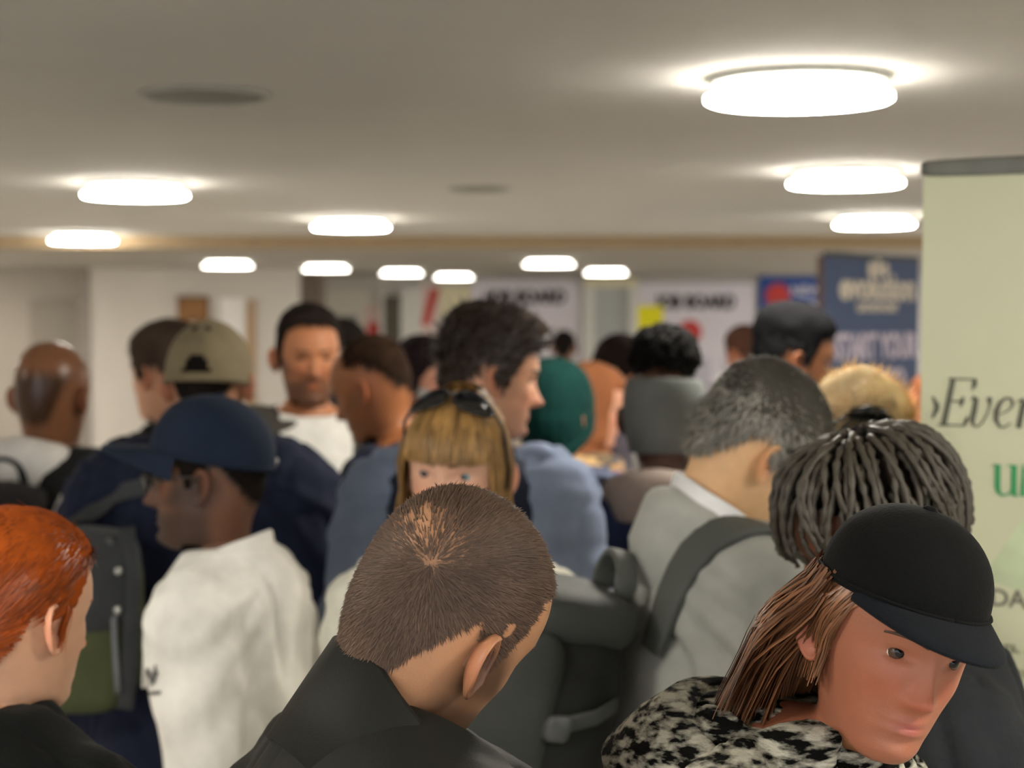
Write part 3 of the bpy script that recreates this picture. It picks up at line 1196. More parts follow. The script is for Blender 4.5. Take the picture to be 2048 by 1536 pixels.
def job_board(x0, x1, top, label, dx, ty, yellow=None, red=None):
    Y = YW - .05
    t = thing('poster', label, 'poster', ((fx(x0, Y) + fx(x1, Y)) / 2, Y, 0), group=None)
    w = (fx(x1, Y) - fx(x0, Y)) / 2
    obj('sheet', B((-w, -.008, .6), (w, .008, fz(top, Y))), PAPER, t, False)
    lettering('JOB BOARD', .235, INK, t, dx, -.012, fz(ty, Y), bold=.014, align='CENTER', sx=.82)
    for k in range(3):
        a = -w * .78 + k * w * .62
        obj('printed_panel', B((a, -.012, .8), (a + w * .42, -.008, 1.35)), mat('pale_print', '#c3bfc9', rough=.7), t, False)
    if yellow:
        obj('yellow_panel', B((fx(yellow[0], Y) - t.location.x, -.016, fz(yellow[3], Y)), (fx(yellow[1], Y) - t.location.x, -.009, fz(yellow[2], Y))), YEL, t, False)
    if red:
        obj('red_emblem', disc(.155, (fx(red[0], Y) - t.location.x, -.01, fz(red[1], Y))), RED, t, False)
    return t


job_board(942, 1164, 560, 'white poster with bold black heading and a red disc, behind the dark quiff', .0, 606, (955, 1000, 612, 690), (1062, 655))
job_board(1276, 1508, 566, 'white poster with bold black heading, a yellow square and a red disc', .0, 616, (1270, 1326, 612, 700), (1380, 664))
# wall notices left of the first job board
t = thing('poster', 'pale poster with grey lettering on the far wall above the bearded man', 'poster', (fx(690), YW - .01, fz(720)))
obj('sheet', B((-.32, -.004, 0), (.32, .004, .92)), mat('paper_pale', '#d5d0c4', rough=.7, var=.03), t, False)
obj('printed_band', B((-.18, -.008, .5), (.16, -.004, .58)), mat('grey_print', '#8f938f', rough=.7), t, False)
obj('printed_band', B((-.26, -.008, .22), (.26, -.004, .3)), mat('grey_print', '#8f938f', rough=.7), t, False)
t = thing('poster', 'narrow red and white notice beside the dark doorway', 'poster', (fx(746), YW - .02, fz(700)))
obj('sheet', B((-.10, -.004, 0), (.10, .004, .58)), mat('paper_pink', '#d9bdb6', rough=.7, var=.03), t, False)
obj('printed_band', B((-.07, -.008, .05), (.1, -.004, .36)), RED, t, False)
t = thing('poster', 'tall white poster with a slanted red stripe beside the cream wall strip', 'poster', (fx(862), YW - .02, fz(760)))
obj('sheet', B((-.14, -.004, 0), (.13, .004, 1.25)), mat('paper_pinkish', '#ddc9c2', rough=.7, var=.03), t, False)
V = np.array([(-.13, -.006, .72), (-.02, -.006, .72), (.12, -.006, 1.2), (-.01, -.006, 1.2)])
obj('slanted_stripe', (np.concatenate([V, V - (0, .004, 0)]), [(0, 1, 2, 3), (7, 6, 5, 4), (0, 4, 5, 1), (1, 5, 6, 2), (2, 6, 7, 3), (3, 7, 4, 0)]), RED, t, False)
t = thing('poster', 'royal blue poster with a red disc and a white text block', 'poster', (fx(1580), YW - .05, 0))
obj('sheet', B((-.42, -.008, .9), (.46, .008, fz(552))), mat('blue_print', '#17478f', rough=.6, var=.04), t, False)
obj('red_emblem', disc(.16, (fx(1554) - fx(1580), -.01, fz(592))), RED, t, False)
lettering('NEWS', .17, PAPER, t, .0, -.012, fz(590), bold=.004)
obj('text_block', B((.02, -.012, fz(640)), (.40, -.008, fz(602))), mat('paper_bluish', '#b9bdd2', rough=.7), t, False)


# ------------------------------------------------------------------ ceiling lamps
GLOW = mat('lamp_diffuser', '#ffffff', rough=.5, var=0, emit=LAMP)


def lathe(prof, n=48):
    a = np.linspace(0, 2 * PI, n, endpoint=False)
    P = np.array(prof, float)
    V = np.stack([P[:, :1] * np.cos(a), P[:, :1] * np.sin(a), np.broadcast_to(P[:, 1:], (len(P), n))], -1)
    return grid(V, closed_v=True, cap0=True, cap1=True)


lamp_parts = {
    'base_ring': (lathe([(.21, 0), (.215, -.003), (.215, -.016), (.208, -.018), (.10, -.018)]), WHITE_PLASTIC),
    'drum': (lathe([(.190, -.0185), (.193, -.022), (.193, -.042), (.19, -.044)]), mat('lamp_drum', '#ffffff', rough=.5, var=0, emit=LAMP * .3)),
    'baffle_ring': (lathe([(.10, -.0442), (.224, -.0442), (.226, -.046), (.10, -.046)]), WHITE_PLASTIC),  # added ring, blocks the diffuser's upward light to narrow the ceiling halo
    'diffuser': (lathe([(.215, -.0465), (.225, -.048), (.225, -.057), (.218, -.061), (.12, -.064), (.001, -.065)]), GLOW),
}
lamp_mesh = {k: new_mesh(k, *g) for k, (g, m) in lamp_parts.items()}
for k, (g, m) in lamp_parts.items():
    lamp_mesh[k].materials.append(m)
    if k == 'base_ring':
        lamp_mesh[k].polygons.foreach_set('use_smooth', [True] * len(lamp_mesh[k].polygons))
bm_, bf_ = MB().add(*tube([(0, 0, -.061), (0, 0, -.0585)], .006, 10)).add(*tube([(0, 0, -.012), (0, 0, -.05)], .0025, 6)), None
bolt_mesh = new_mesh('bolt', bm_.verts(), bm_.f)
bolt_mesh.materials.append(mat('bolt_metal', '#6c675c', rough=.5, metal=.3))
LAMPS = [  # pixel x, depth, label
    (1595, 4.14, 'large glowing round ceiling lamp nearest above the backpacker'),
    (1690, 6.80, 'round ceiling lamp glowing next to the top rail of the cream banner'),
    (272, 7.46, 'round ceiling lamp above the bald man and the beige cap'),
    (702, 10.2, 'round ceiling lamp above the bearded man, last before the downstand beam'),
    (1748, 9.9, 'round ceiling lamp directly above the blue banner'),
    (166, 12.05, 'round ceiling lamp at the beam above the grey wall door'),
    (455, 15.8, 'small round lamp on the lower ceiling above the brown cork board'),
    (652, 17.0, 'small round lamp on the lower ceiling above the grey pillar'),
    (803, 18.8, 'small round lamp on the lower ceiling above the dark doorway'),
    (908, 20.8, 'farthest small round lamp, above the cream wall strip'),
    (1098, 15.4, 'small round lamp on the lower ceiling above the first white poster'),
    (1212, 18.6, 'small round lamp on the lower ceiling above the pale far door'),
]
HID = [(-1.6, 1.2), (1.5, .9), (-1.7, -1.9), (1.4, -1.9), (-4.2, 3.6), (4.0, 3.8), (-4.6, 8.6), (4.6, 8.0), (4.4, 12.0), (4.9, 16.0), (-5.2, 15.6), (5.3, 19.5), (5.6, 13.8), (-5.7, 13.8), (6.6, 20.5), (-6.6, 20.5), (6.2, 16.6), (-6.3, 17.2)]  # unseen lamps added to brighten the foreground and the far end


GLOW_DIM = mat('lamp_diffuser_dim', '#ffffff', rough=.5, var=0, emit=6.0)
dim_mesh = {k: lamp_mesh[k].copy() for k in ('drum', 'diffuser')}
for me in dim_mesh.values():
    me.materials[0] = GLOW_DIM


def lamp(x, y, label, group=None):
    z = ZN if y < YB else ZF
    t = thing('ceiling_light', label, 'lamp', (x, y, z), 0, group)
    for k, me in lamp_mesh.items():
        if y > YB and not group:
            me = dim_mesh.get(k, me)
        o = bpy.data.objects.new(k, me)
        COL.objects.link(o)
        o.parent = t
    for a in (4.25, 4.25 + 2 * PI / 3, 4.25 + 4 * PI / 3):
        o = bpy.data.objects.new('bolt', bolt_mesh)
        COL.objects.link(o)
        o.parent = t
        o.location = (.205 * math.cos(a), .205 * math.sin(a), 0)


for px, Y, lb in LAMPS:
    lamp(at(px, 500, Y).x, Y, lb)
for k, (x, y) in enumerate(HID):
    lamp(x, y, 'unseen round ceiling lamp, added to light the hall', 'unseen lamps added for light')
# round flush ceiling speakers
for px, py, Y, r, lb in ((410, 190, 4.45, .168, 'round flush ceiling speaker in front of the lamp row'), (958, 377, 7.75, .14, 'small round flush ceiling speaker in the middle of the ceiling')):
    p = at(px, py, Y)
    t = thing('ceiling_speaker', lb, 'speaker', (p.x, Y, ZN))
    obj('rim', lathe([(r, 0), (r, -.006), (r - .006, -.010), (r - .018, -.010), (r - .018, -.004)]), mat('speaker_rim', '#96948c', rough=.6), t)
    obj('grille', lathe([(r - .0185, -.003), (r - .0185, -.006), (.002, -.008)]), mat('speaker_grille', '#77756d', rough=.7, bump=.5, bscale=500), t)


# ------------------------------------------------------------------ the cream roll-up banner
class Plane:
    def __init__(s, x, y, yaw):
        s.o = Vector((x, y, 0)); s.u = Vector((math.cos(yaw), math.sin(yaw), 0)); s.n = Vector((math.sin(yaw), -math.cos(yaw), 0)); s.yaw = yaw

    def uv(s, px, py):
        o = Vector((0, 0, CAMZ)); d = at(px, py, 1.0) - o
        k = (s.o - o).dot(s.n) / d.dot(s.n)
        p = o + d * k
        return (p - s.o).dot(s.u), p.z


def ink(strokes):
    """flat letters from strokes: each a list of (x, z, half width)"""
    mb = MB()
    for st in strokes:
        P = np.array([(a, 0, b) for a, b, _ in st], float)
        w = np.array([q for *_, q in st])
        T = np.gradient(P, axis=0)
        T /= np.linalg.norm(T, axis=1)[:, None] + 1e-9
        S = np.stack([-T[:, 2], 0 * w, T[:, 0]], -1)
        V = np.stack([P + S * w[:, None], P - S * w[:, None], P - S * w[:, None] - (0, .0006, 0), P + S * w[:, None] - (0, .0006, 0)], 1)
        mb.add(*grid(V, closed_v=True, cap0=True, cap1=True))
    return mb


def arc(cx, cz, rx, rz, a0, a1, w0, w1, n=16, shear=0):
    a = np.radians(np.linspace(a0, a1, n))
    wt = np.abs(np.cos(a)) ** 1.2
    return [(cx + rx * math.cos(t) + shear * rz * math.sin(t), cz + rz * math.sin(t), w0 + (w1 - w0) * k) for t, k in zip(a, wt)]


pl = Plane((1843 - 1024) / FPX * 2.9, 2.9, math.radians(-29))
BAN = mat('banner_fabric', '#d3d4b4', rough=.6, var=.02, scale=3)
GINK = mat('grey_ink', '#5f5f53', rough=.6)
GREENINK = mat('green_ink', '#3f9f63', rough=.6)
ban = thing('banner', 'cream roll-up banner with dark italic and green serif lettering and a grey top rail', 'banner', pl.o, pl.yaw)
Z1 = pl.uv(1846, 352)[1]
wv = np.linspace(0, .85, 14)
zz = np.linspace(.06, Z1, 24)
V = np.stack(np.broadcast_arrays(wv[None, :], .002 * np.sin(zz * 3)[:, None] + 0 * wv[None], zz[:, None] + 0 * wv[None]), -1)
V2 = V + (0, .0012, 0)
mb = MB()
a, b = grid(V)
mb.add(a, b); a, b = grid(V2); mb.add(a, [x[::-1] for x in b])
obj('printed_sheet', mb, BAN, ban)
mb = MB().add(*rbox((.425, .0, Z1 + .012), (.432, .010, .015), 8, 10))
obj('top_rail', mb, mat('rail_grey', '#72726a', rough=.45, metal=.3), ban)
mb = MB().add(*rbox((.425, .0, .045), (.44, .07, .045), 6, 10))
obj('base_cassette', mb, mat('rail_grey', '#72726a', rough=.45, metal=.3), ban)
obj('support_pole', MB().add(*tube([(.425, .03, .05), (.425, .03, Z1)], .009, 8)), STEEL, ban)


def letter(strokes, px, py, m, sc, name='letter'):
    u, z = pl.uv(px, py)
    g = ink([[(u + a * sc, z + b * sc, w * sc) for a, b, w in st] for st in strokes])
    v = g.verts() - np.array([0, .0035, 0])
    return obj(name, (v, g.f), m, ban, False)


CAPH = (pl.uv(1888, 755)[1] - pl.uv(1888, 850)[1])
sh = .2
E = [[(.02 + 0, 0, .055), (.02 + sh, 1, .055)],
     [(-.09, .015, .017), (.46, .015, .017)], [(.13, .985, .017), (.70, .985, .017)], [(.12, .52, .017), (.40, .52, .017)],
     [(.44, .0, .02), (.50, .12, .045), (.53, .22, .01)], [(.68, 1.0, .03), (.66, .88, .05), (.62, .76, .008)], [(.44, .62, .012), (.40, .52, .05), (.38, .40, .012)]]
letter(E, 1886, 851, GINK, CAPH)
vv_ = [[(.03, .56, .015), (.10, .62, .03), (.135, .58, .05), (.10, .35, .055), (.055, .14, .05), (.08, .03, .03), (.16, .0, .018), (.27, .10, .016), (.36, .27, .016), (.42, .46, .02), (.41, .57, .055), (.385, .62, .05)]]
letter(vv_, 1940, 853, GINK, CAPH)
ee_ = [[(.10, .27, .012), (.24, .33, .014), (.36, .42, .018), (.39, .52, .035), (.34, .61, .03), (.24, .62, .022), (.13, .52, .04), (.055, .34, .055), (.05, .16, .05), (.12, .03, .03), (.22, .01, .018), (.34, .10, .014)]]
letter(ee_, 1988, 855, GINK, CAPH)
rr_ = [[(.0, .56, .015), (.10, .62, .03), (.12, .56, .05), (.02, .02, .055)], [(.09, .36, .015), (.2, .56, .02), (.3, .62, .04), (.35, .58, .05)]]
letter(rr_, 2036, 858, GINK, CAPH)
yy_ = [[(.05, .6, .05), (.02, .2, .05), (.1, .03, .03), (.2, .05, .02), (.34, .3, .02), (.42, .62, .05)], [(.42, .62, .05), (.34, .1, .04), (.2, -.2, .02), (.02, -.24, .03)]]
letter(yy_, 2068, 860, GINK, CAPH)
letter([[(.0, .52, .02), (.11, .30, .06)], [(.11, .30, .06), (.0, .06, .02)]], 1866, 842, GINK, CAPH)
uu_ = [[(-.05, .64, .012), (.08, .64, .02)], [(.07, .655, .06), (.07, .2, .06), (.09, .08, .05), (.17, .0, .026), (.28, .03, .018), (.36, .12, .014)], [(.28, .64, .012), (.42, .64, .02)],
       [(.41, .655, .06), (.41, .02, .06)], [(.41, .03, .04), (.50, .015, .012)]]
letter(uu_, 1989, 990, GREENINK, CAPH * .98)
nn_ = [[(.05, .66, .02), (.05, .0, .055)], [(.05, .48, .015), (.17, .63, .02), (.30, .62, .04), (.36, .5, .055), (.36, .0, .055)]]
letter(nn_, 2042, 992, GREENINK, CAPH * .98)
for tx, px, py, hpx, bold, m in (('y DA Labs', 1945, 1207, 36, .0007, mat('bold_grey_ink', '#77776a', rough=.6)), ('years, A', 1965, 1298, 23, 0, GINK), ('ss essen', 1957, 1345, 23, 0, mat('pale_ink', '#8f8f76', rough=.6)), ('of growi', 1968, 1394, 24, 0, mat('pale_ink', '#8f8f76', rough=.6))):
    u, z = pl.uv(px, py)
    s_ = hpx / .72 / FPX * 2.85
    lettering(tx, s_, m, ban, u, -.0035, z, ext=.0003, bold=bold)
# faint pale green shape of the print
u0, zt0 = pl.uv(1965, 1120); u1, zt1 = pl.uv(2100, 960)
V = np.array([(u0, -.0028, zt0 - .03), (u1, -.0028, zt0 - .06), (u1, -.0028, zt1)])
obj('printed_shape', (np.concatenate([V, V + (0, .0004, 0)]), [(0, 1, 2), (5, 4, 3), (0, 3, 4, 1), (1, 4, 5, 2), (2, 5, 3, 0)]), mat('banner_green', '#c6d3ad', rough=.6), ban, False)

# ------------------------------------------------------------------ the blue roll-up banner
p0 = at(1648, 630, 8.6)
yaw = math.radians(50)
bl = thing('banner', 'slate blue roll-up banner with pale lettering and a white emblem', 'banner', (p0.x, p0.y, 0), yaw)
BZ = at(1648, 511, 8.6).z
u_end = .85
BLUE = mat('banner_blue', '#465679', rough=.6, var=.05, scale=3)
LINK = mat('lilac_ink', '#cfc4d6', rough=.6)
BP = Plane(p0.x, p0.y, yaw)
u_end = BP.uv(1838, 600)[0]
obj('printed_sheet', B((0, 0, .08), (u_end, .004, BZ)), BLUE, bl, False)
obj('top_rail', MB().add(*rbox((u_end / 2, .002, BZ + .008), (u_end / 2 + .006, .012, .014), 8, 10)), mat('rail_dark', '#3d3f46', rough=.4), bl)
obj('base_cassette', MB().add(*rbox((u_end / 2, .0, .045), (u_end / 2 + .02, .09, .045), 6, 10)), mat('rail_grey', '#72726a', rough=.45, metal=.3), bl)
obj('edge_strip', B((-.02, .002, .08), (0, .03, BZ)), mat('banner_edge', '#5d4a44', rough=.6), bl, False)
CREAMINK = mat('cream_ink', '#d9d0c0', rough=.6)


def bline(tx, x0, x1, y0, y1, m, bold=0.0):
    v, f = text_geo(tx, 1.0, ext=.002, bold=bold)
    ua, za = BP.uv(x0, y1); ub, zb = BP.uv(x1, y0)
    v[:, 0] = (v[:, 0] - v[:, 0].min()) / np.ptp(v[:, 0]) * (ub - ua) + ua
    v[:, 2] = (v[:, 2] - v[:, 2].min()) / np.ptp(v[:, 2]) * (zb - za) + za
    return obj('lettering', (v - (0, .004, 0), f), m, bl, False)


bline('evolution', 1678, 1828, 548, 600, CREAMINK, .03)
bline('GASTRONOMY', 1712, 1795, 606, 624, CREAMINK, .02)
for k, (dx, r) in enumerate(((-.06, .10), (.02, .14), (.10, .09))):
    u, z = BP.uv(1752, 548)
    obj('emblem_leaf', (lambda g: (g[0] * (1, 1, 1), g[1]))(rbox((u + dx, -.004, z + r * .25), (.035, .003, r * .42), 2.4, 8)), CREAMINK, bl)
bline('START YOUR', 1668, 1832, 664, 722, LINK, .03)
bline('WAY TO', 1690, 1808, 735, 785, LINK, .03)
bline('A BETTER', 1668, 1815, 800, 850, LINK, .03)
bline('JOB NOW', 1680, 1825, 864, 925, LINK, .03)

# ------------------------------------------------------------------ the people, nearest first
BLK = fabric('black_shell', '#191a15', bscale=500, bump=.15, rough=.65, spec=.2)


def balding(P):
    """density of hair on a crown that is thinning"""
    x, y, z = P[:, 0], P[:, 1], P[:, 2] - EYE
    base = scalp_from(hairline(front=.075, temple=.065, nape=-.088), .006)(P)
    d1 = np.exp(-(((x - .012) / .055) ** 2 + ((y + .088) / .060) ** 2 + ((z - .064) / .036) ** 2) ** 1.2)
    return np.clip(base * (1 - .96 * d1), 0, 1)


def arms(rel=None, lef=None):
    return [dict(rel or ARM_REST), dict(lef or ARM_REST)]


# 1 black jacket, thinning crown
p = Person('man in a black jacket with a thinning cropped crown, head bowed', 902, 1214, 1.62, hyaw=46, pitch=21, roll=9, byaw=64, lean=32,
           skin='#bb8a66', res=0, k=.96, poke=-.10, sink=.088)
p.build_body(lambda P: 1.05 * balding(P), '#241a13', .8, '#3a291e')
HM = hairmat('hair_dark_brown', '#58463a', rough=.6, island=.3, spec=.25)
p.strands(42000, HM, lambda P: .010 + .004 * sm(.02, .1, P[:, 2] - EYE), balding, lambda P: P - np.array([.046, -.095, EYE + .020]) + np.array([0, 0, -.02]), .00055, .09, .12, name='hair', base_off=.0014)['label'] = 'cropped dark brown hair thinning at the crown'
p.brows(HM)
p.eyes('#5a4633')
p.top(BLK, 'jacket', off=.030, ease=.02, wr=.006, zhi=1.468)
p.collar(BLK, 'collar', r0=.094, r1=.088, z0=1.415, hgt=.110, thick=.010, gap=30, drop=.08, w=.40, y0=-.038)
p.trousers(fabric('black_trousers', '#1d1e22'))

# 2 woman with red hair
p = Person('woman with red hair in a low ponytail and a black top', 44, 1208, 2.06, hyaw=38, pitch=8, byaw=20, lean=2, skin='#dba988', female=True, res=0, k=1.0, sink=.05)
hl = hairline(front=.072, temple=.055, burn=.005, ear=.018, behind=-.035, nape=-.085)
p.build_body(scalp_from(hl), '#6e3411')
RM = hairmat('hair_red', '#964617', rough=.4, island=.45)
o = p.hair_shell(shell_from(hl, .011, top=.015), 'hair', RM, .0015, 70, label='red hair combed back')
tie = np.array([0, -.118, EYE - .055])
p.strands(6000, RM, .040, lambda P: scalp_from(hl, .004)(P) * (P[:, 1] < .075), lambda P: tie - P, .0013, .0, .05, parent=o, base_off=.011)
n = 420
t = np.linspace(0, 1, 10)
u = rng.normal(0, 1, (n, 3))
P = np.stack([(u[:, :1] * .009) * (1 + 1.0 * t) + .006 * np.sin(t * 3 + u[:, 1:2]), -.115 - .045 * np.sin(t * 2.2)[None] + u[:, 1:2] * .008 * (1 + .6 * t), EYE - .06 - .20 * t[None] ** 1.1 * (1 + .12 * u[:, 2:3])], -1)
w_ = .0022 * (1 - .7 * t)[None, :, None]
S = np.array([.8, .6, 0])
Q = np.stack([P - S * w_, P + S * w_], 2)
b = np.arange(n)[:, None] * 20 + np.arange(9)[None] * 2
F = (b[..., None] + np.array([0, 1, 3, 2])).reshape(-1, 4).tolist()
p.put('ponytail', (Q.reshape(-1, 3), F), RM, o, kind='stuff')
p.put('hair_tie', tube([(.016 * math.cos(q), -.117, EYE - .06 + .016 * math.sin(q)) for q in np.linspace(0, 2 * PI, 16)], .006, 8), fabric('black_top', '#0d0f0e'), o)
p.long_strands(RM, 30, (1.35, 1.5), (1.5, 1.6), (.02, .035), (-.05, -.02), (.006, .012), width=.0011, parent=o, wave=.008, name='loose_strands')
p.top(fabric('black_top', '#0d0f0e'), 'top', off=.018, zhi=1.475, wr=.004)
p.brows(RM)
p.eyes('#6a8a86')
p.trousers(fabric('dark_jeans', '#262b38'))

# 3 blue cap and white shirt
p = Person('man in a navy blue baseball cap, glasses and a white shirt', 412, 940, 3.15, hyaw=-86, pitch=2, byaw=-76, lean=4, skin='#6b4733', res=0, k=1.08, heavy=1.12, sink=.04,
           nose=1.1, jaw=1.1)
hl = hairline(nape=-.055, behind=.0)
p.build_body(scalp_from(hl), '#1d1512', .75, '#20140e', lips='#7a4a40')
o = p.hair_shell(shell_from(hl, .003), 'hair', hairmat('hair_black', '#17120f', rough=.7, spec=.15), 0)
p.strands(1500, MATS['hair_black'], .008, lambda P: scalp_from(hl, .004)(P), flow_whorl, .0014, .4, .3, parent=o, base_off=.002)
NAVY = fabric('cap_navy', '#1d2738', bump=.25)
c = p.cap(NAVY, zr=.028, tilt=-13, h=.112, a=.089, f=.104, b=.114, brim=.086, label='navy blue baseball cap', bdrop=.042)
p.put('buckle', (lambda g: (p.cap_loc(g[0]), g[1]))(rbox((.045, -.106, .012), (.009, .004, .007), 3, 8)), STEEL, c)
GL = mat('spectacle_lens', '#b9c2c4', rough=.08, var=0, spec=.8)
FRM = mat('dark_frame', '#2b2622', rough=.3)
sp = p.put('spectacles', tube([(-.009, .099, EYE + .004), (0, .102, EYE + .006), (.009, .099, EYE + .004)], .0018, 6), FRM)
for sd in (1, -1):
    q = np.linspace(0, 2 * PI, 25)
    p.put('rim', tube(np.stack([sd * .032 + .024 * np.cos(q), .098 - 2.5 * (.024 * np.cos(q) * sd) ** 2 + 0 * q, EYE - .002 + .019 * np.sin(q)], -1), .0018, 6), FRM, sp)
    p.put('temple', tube([(sd * .056, .095, EYE + .006), (sd * .074, .07, EYE + .006), (sd * .079, .0, EYE + .004), (sd * .077, -.025, EYE - .004)], .0018, 6), FRM, sp)
for sd in (1, -1):
    q = np.linspace(0, 2 * PI, 20, endpoint=False)
    V = np.stack([np.stack([sd * .032 + .023 * np.cos(q), .0985 + o_ + 0 * q, EYE - .002 + .018 * np.sin(q)], -1) for o_ in (0, -.0012)], 0)
    p.put('lens', grid(V, closed_v=True, cap0=True, cap1=True), GL, sp)
p.eyes('#2c1d14')
p.brows(MATS['hair_black'])
WH = fabric('white_cotton', '#f1efe8', bump=.2, bscale=400)
p.top(WH, 'shirt', off=.014, ease=.016, wr=.008, wf=7, zhi=1.468, fold=.8)
p.collar(WH, r0=.084, r1=.078, z0=1.435, hgt=.072, thick=.006, gap=14, drop=.035, w=.3)
mb = MB().add(*tube([(.012, .075, 1.42), (.014, .118, 1.38), (.014, .15, 1.30), (.012, .165, 1.2)], .010, 8, .4, (0, 1, 0)))
p.put('placket', mb, WH, p.garment, space='torso')
p.shirt = p.garment
P3 = p
LOGO = mat('grey_print_mark', '#6e6c6a', rough=.8)
for k in range(3):
    b0 = np.array([-.25, .045 - .018 * k, 1.262])
    Q, N = p.wrap(np.array([b0 + (0, -.006 * q, q * (.022 + .012 * (1 - abs(k - 1)))) for q in np.linspace(0, 1, 5)]), .003)
    p.local('printed_stripe', strip(Q, N, .010, .002), LOGO, p.garment)
Q, N = p.wrap(np.array([(-.25, .055 - .07 * q, 1.245) for q in np.linspace(0, 1, 6)]), .003)
p.local('printed_line', strip(Q, N, .006, .002), LOGO, p.garment)
p.trousers(fabric('grey_trousers', '#3a3c40'))

# 4 woman with fringe
p = Person('woman with a blonde fringe, sunglasses on her head and a white top', 912, 926, 3.0, hyaw=-167, pitch=3, roll=-3, byaw=-176, lean=2, skin='#e2b094', female=True, res=0, k=1.07,
           arms=arms(dict(sh=(.155, -.03, 1.362), el=(.185, -.05, 1.09), wr=(.19, .04, .86)), dict(sh=(.155, -.03, 1.362), el=(.185, -.05, 1.09), wr=(.19, .04, .86))))
BM = hairmat('hair_blonde', '#9a7645', rough=.45, island=.6)
hl = hairline(front=.068, temple=.045, burn=-.0, ear=-.0, behind=-.05, nape=-.09)
p.build_body(scalp_from(hl), '#7b5c36', lips='#b76a62')
o = p.hair_shell(shell_from(hl, .008, top=.009), 'hair', BM, .001, 60, label='blonde hair with a full fringe and long sides')
p.long_strands(BM, 420, (-.55, .55), (-.45, .45), (.080, .112), (.020, .052), (.006, .012), width=.0024, parent=o, hang=-.2, name='fringe', wave=.005)
for sd in (1, -1):
    p.long_strands(BM, 260, (sd * .45, sd * .95), (sd * .42, sd * 1.0), (.080, .110), (.020, .048), (.007, .013), width=.0024, parent=o, hang=-.2, name='fringe', wave=.005)
p.long_strands(BM, 1100, (.95, 2.3), (1.38, 2.3), (.085, .112), (-.26, -.17), (.008, .018), width=.0032, parent=o, hang=-.035, name='side_lengths', wave=.012, flare=.12)
p.long_strands(BM, 1100, (-.95, -2.3), (-1.38, -2.3), (.085, .112), (-.26, -.17), (.008, .018), width=.0032, parent=o, hang=-.035, name='side_lengths', wave=.012, flare=.12)
p.long_strands(BM, 700, (2.2, 4.08), (2.1, 4.18), (.085, .117), (-.28, -.18), (.013, .022), width=.005, parent=o, hang=-.035, name='back_lengths', wave=.006)
p.eyes('#6f8f9b', gaze=(16, -4))
p.brows(hairmat('brow_blonde', '#7a5c3c'))
LM = mat('sunglass_lens', '#141416', rough=.06, var=0, spec=.8)
up = lambda P: (np.asarray(P) - (0, .095, EYE)) @ Rx(62).T + (0, .046, EYE + .116)
upg = lambda z: (up(z[0]), z[1])
sg = p.put('sunglasses', upg(tube([(-.008, .104, EYE + .004), (0, .108, EYE + .008), (.008, .104, EYE + .004)], .003, 6)), BLACK_PLASTIC)
lens = []
for sd in (1, -1):
    q = np.linspace(0, 2 * PI, 25)
    ox = lambda q, k=1: np.stack([sd * .036 + .031 * k * np.cos(q), .104 - 7 * (sd * .036 + .031 * k * np.cos(q)) ** 2 * .9, EYE + .024 * k * np.sin(q) * (1 - .15 * np.cos(q) * sd)], -1)
    p.put('rim', upg(tube(ox(q), .003, 6)), BLACK_PLASTIC, sg)
    p.put('temple', upg(tube([(sd * .066, .078, EYE + .006), (sd * .082, .05, EYE + .0), (sd * .090, -.02, EYE - .02), (sd * .088, -.05, EYE - .03)], .0028, 6)), BLACK_PLASTIC, sg)
    qq = q[:-1]
    V = np.stack([up(ox(qq, .97) + (0, e, 0)) for e in (.001, -.0015)], 0)
    lens.append(grid(V, closed_v=True, cap0=True, cap1=True))
for l_ in lens:
    p.put('lens', l_, LM, sg)
CR = fabric('cream_knit', '#e3e2d4', bump=.3)
p.top(CR, 'top', off=.022, ease=.02, wr=.007, zhi=1.46)
p.collar(CR, r0=.078, r1=.070, z0=1.425, hgt=.03, thick=.006, gap=20, drop=.04)
p.trousers(fabric('dark_jeans', '#262b38'))

# 5 tall man with a quiff
p = Person('tall man with a dark brown quiff in a blue grey jacket, face in profile', 985, 742, 3.62, hyaw=76, pitch=10, byaw=8, lean=3, skin='#cf9a7c', res=1, nose=1.15, k=.965, width=.88,
           arms=arms(dict(sh=(.175, -.03, 1.37), el=(.235, -.04, 1.10), wr=(.25, .06, .86)), dict(sh=(.175, -.03, 1.37), el=(.235, -.05, 1.10), wr=(.25, .03, .86))))
hl = hairline(front=.062, temple=.045, burn=-.03)
p.build_body(scalp_from(hl), '#2a201a', .35, '#3a2a22')
DB = hairmat('hair_espresso', '#2d231d')
th = lambda ph, z, V: np.where(hl(ph, z) > .001, sm(0, .02, hl(ph, z)) * (.008 + .022 * sm(.02, .10, z) * (1 + .9 * sm(-.0, .09, V[..., 1]))), -.01)
o = p.hair_shell(th, 'hair', DB, .005, 45, label='dark brown quiff')
p.strands(2600, DB, .045, lambda P: scalp_from(hl, .004)(P) * sm(-.02, .06, P[:, 2] - EYE), lambda P: np.array([0, .6, .5]) + 0 * P, .0022, .5, .45, parent=o, base_off=.018)
p.strands(1600, DB, .022, lambda P: scalp_from(hl, .004)(P), flow_whorl, .002, .3, .3, parent=o, base_off=.008)
p.brows(DB, .005)
p.eyes('#3a2a1f')
p.top(fabric('navy_vest', '#222837', bump=.2), 'jacket', off=.03, ease=.026, wr=.006, puff=.011, zhi=1.465, sleeve_m=fabric('blue_grey_quilt', '#76829b'))
p.collar(fabric('blue_grey_quilt', '#76829b'), r0=.09, r1=.085, z0=1.425, hgt=.06, thick=.014, gap=15, drop=.03)
p.trousers(fabric('black_trousers', '#1d1e22'))
P5 = p

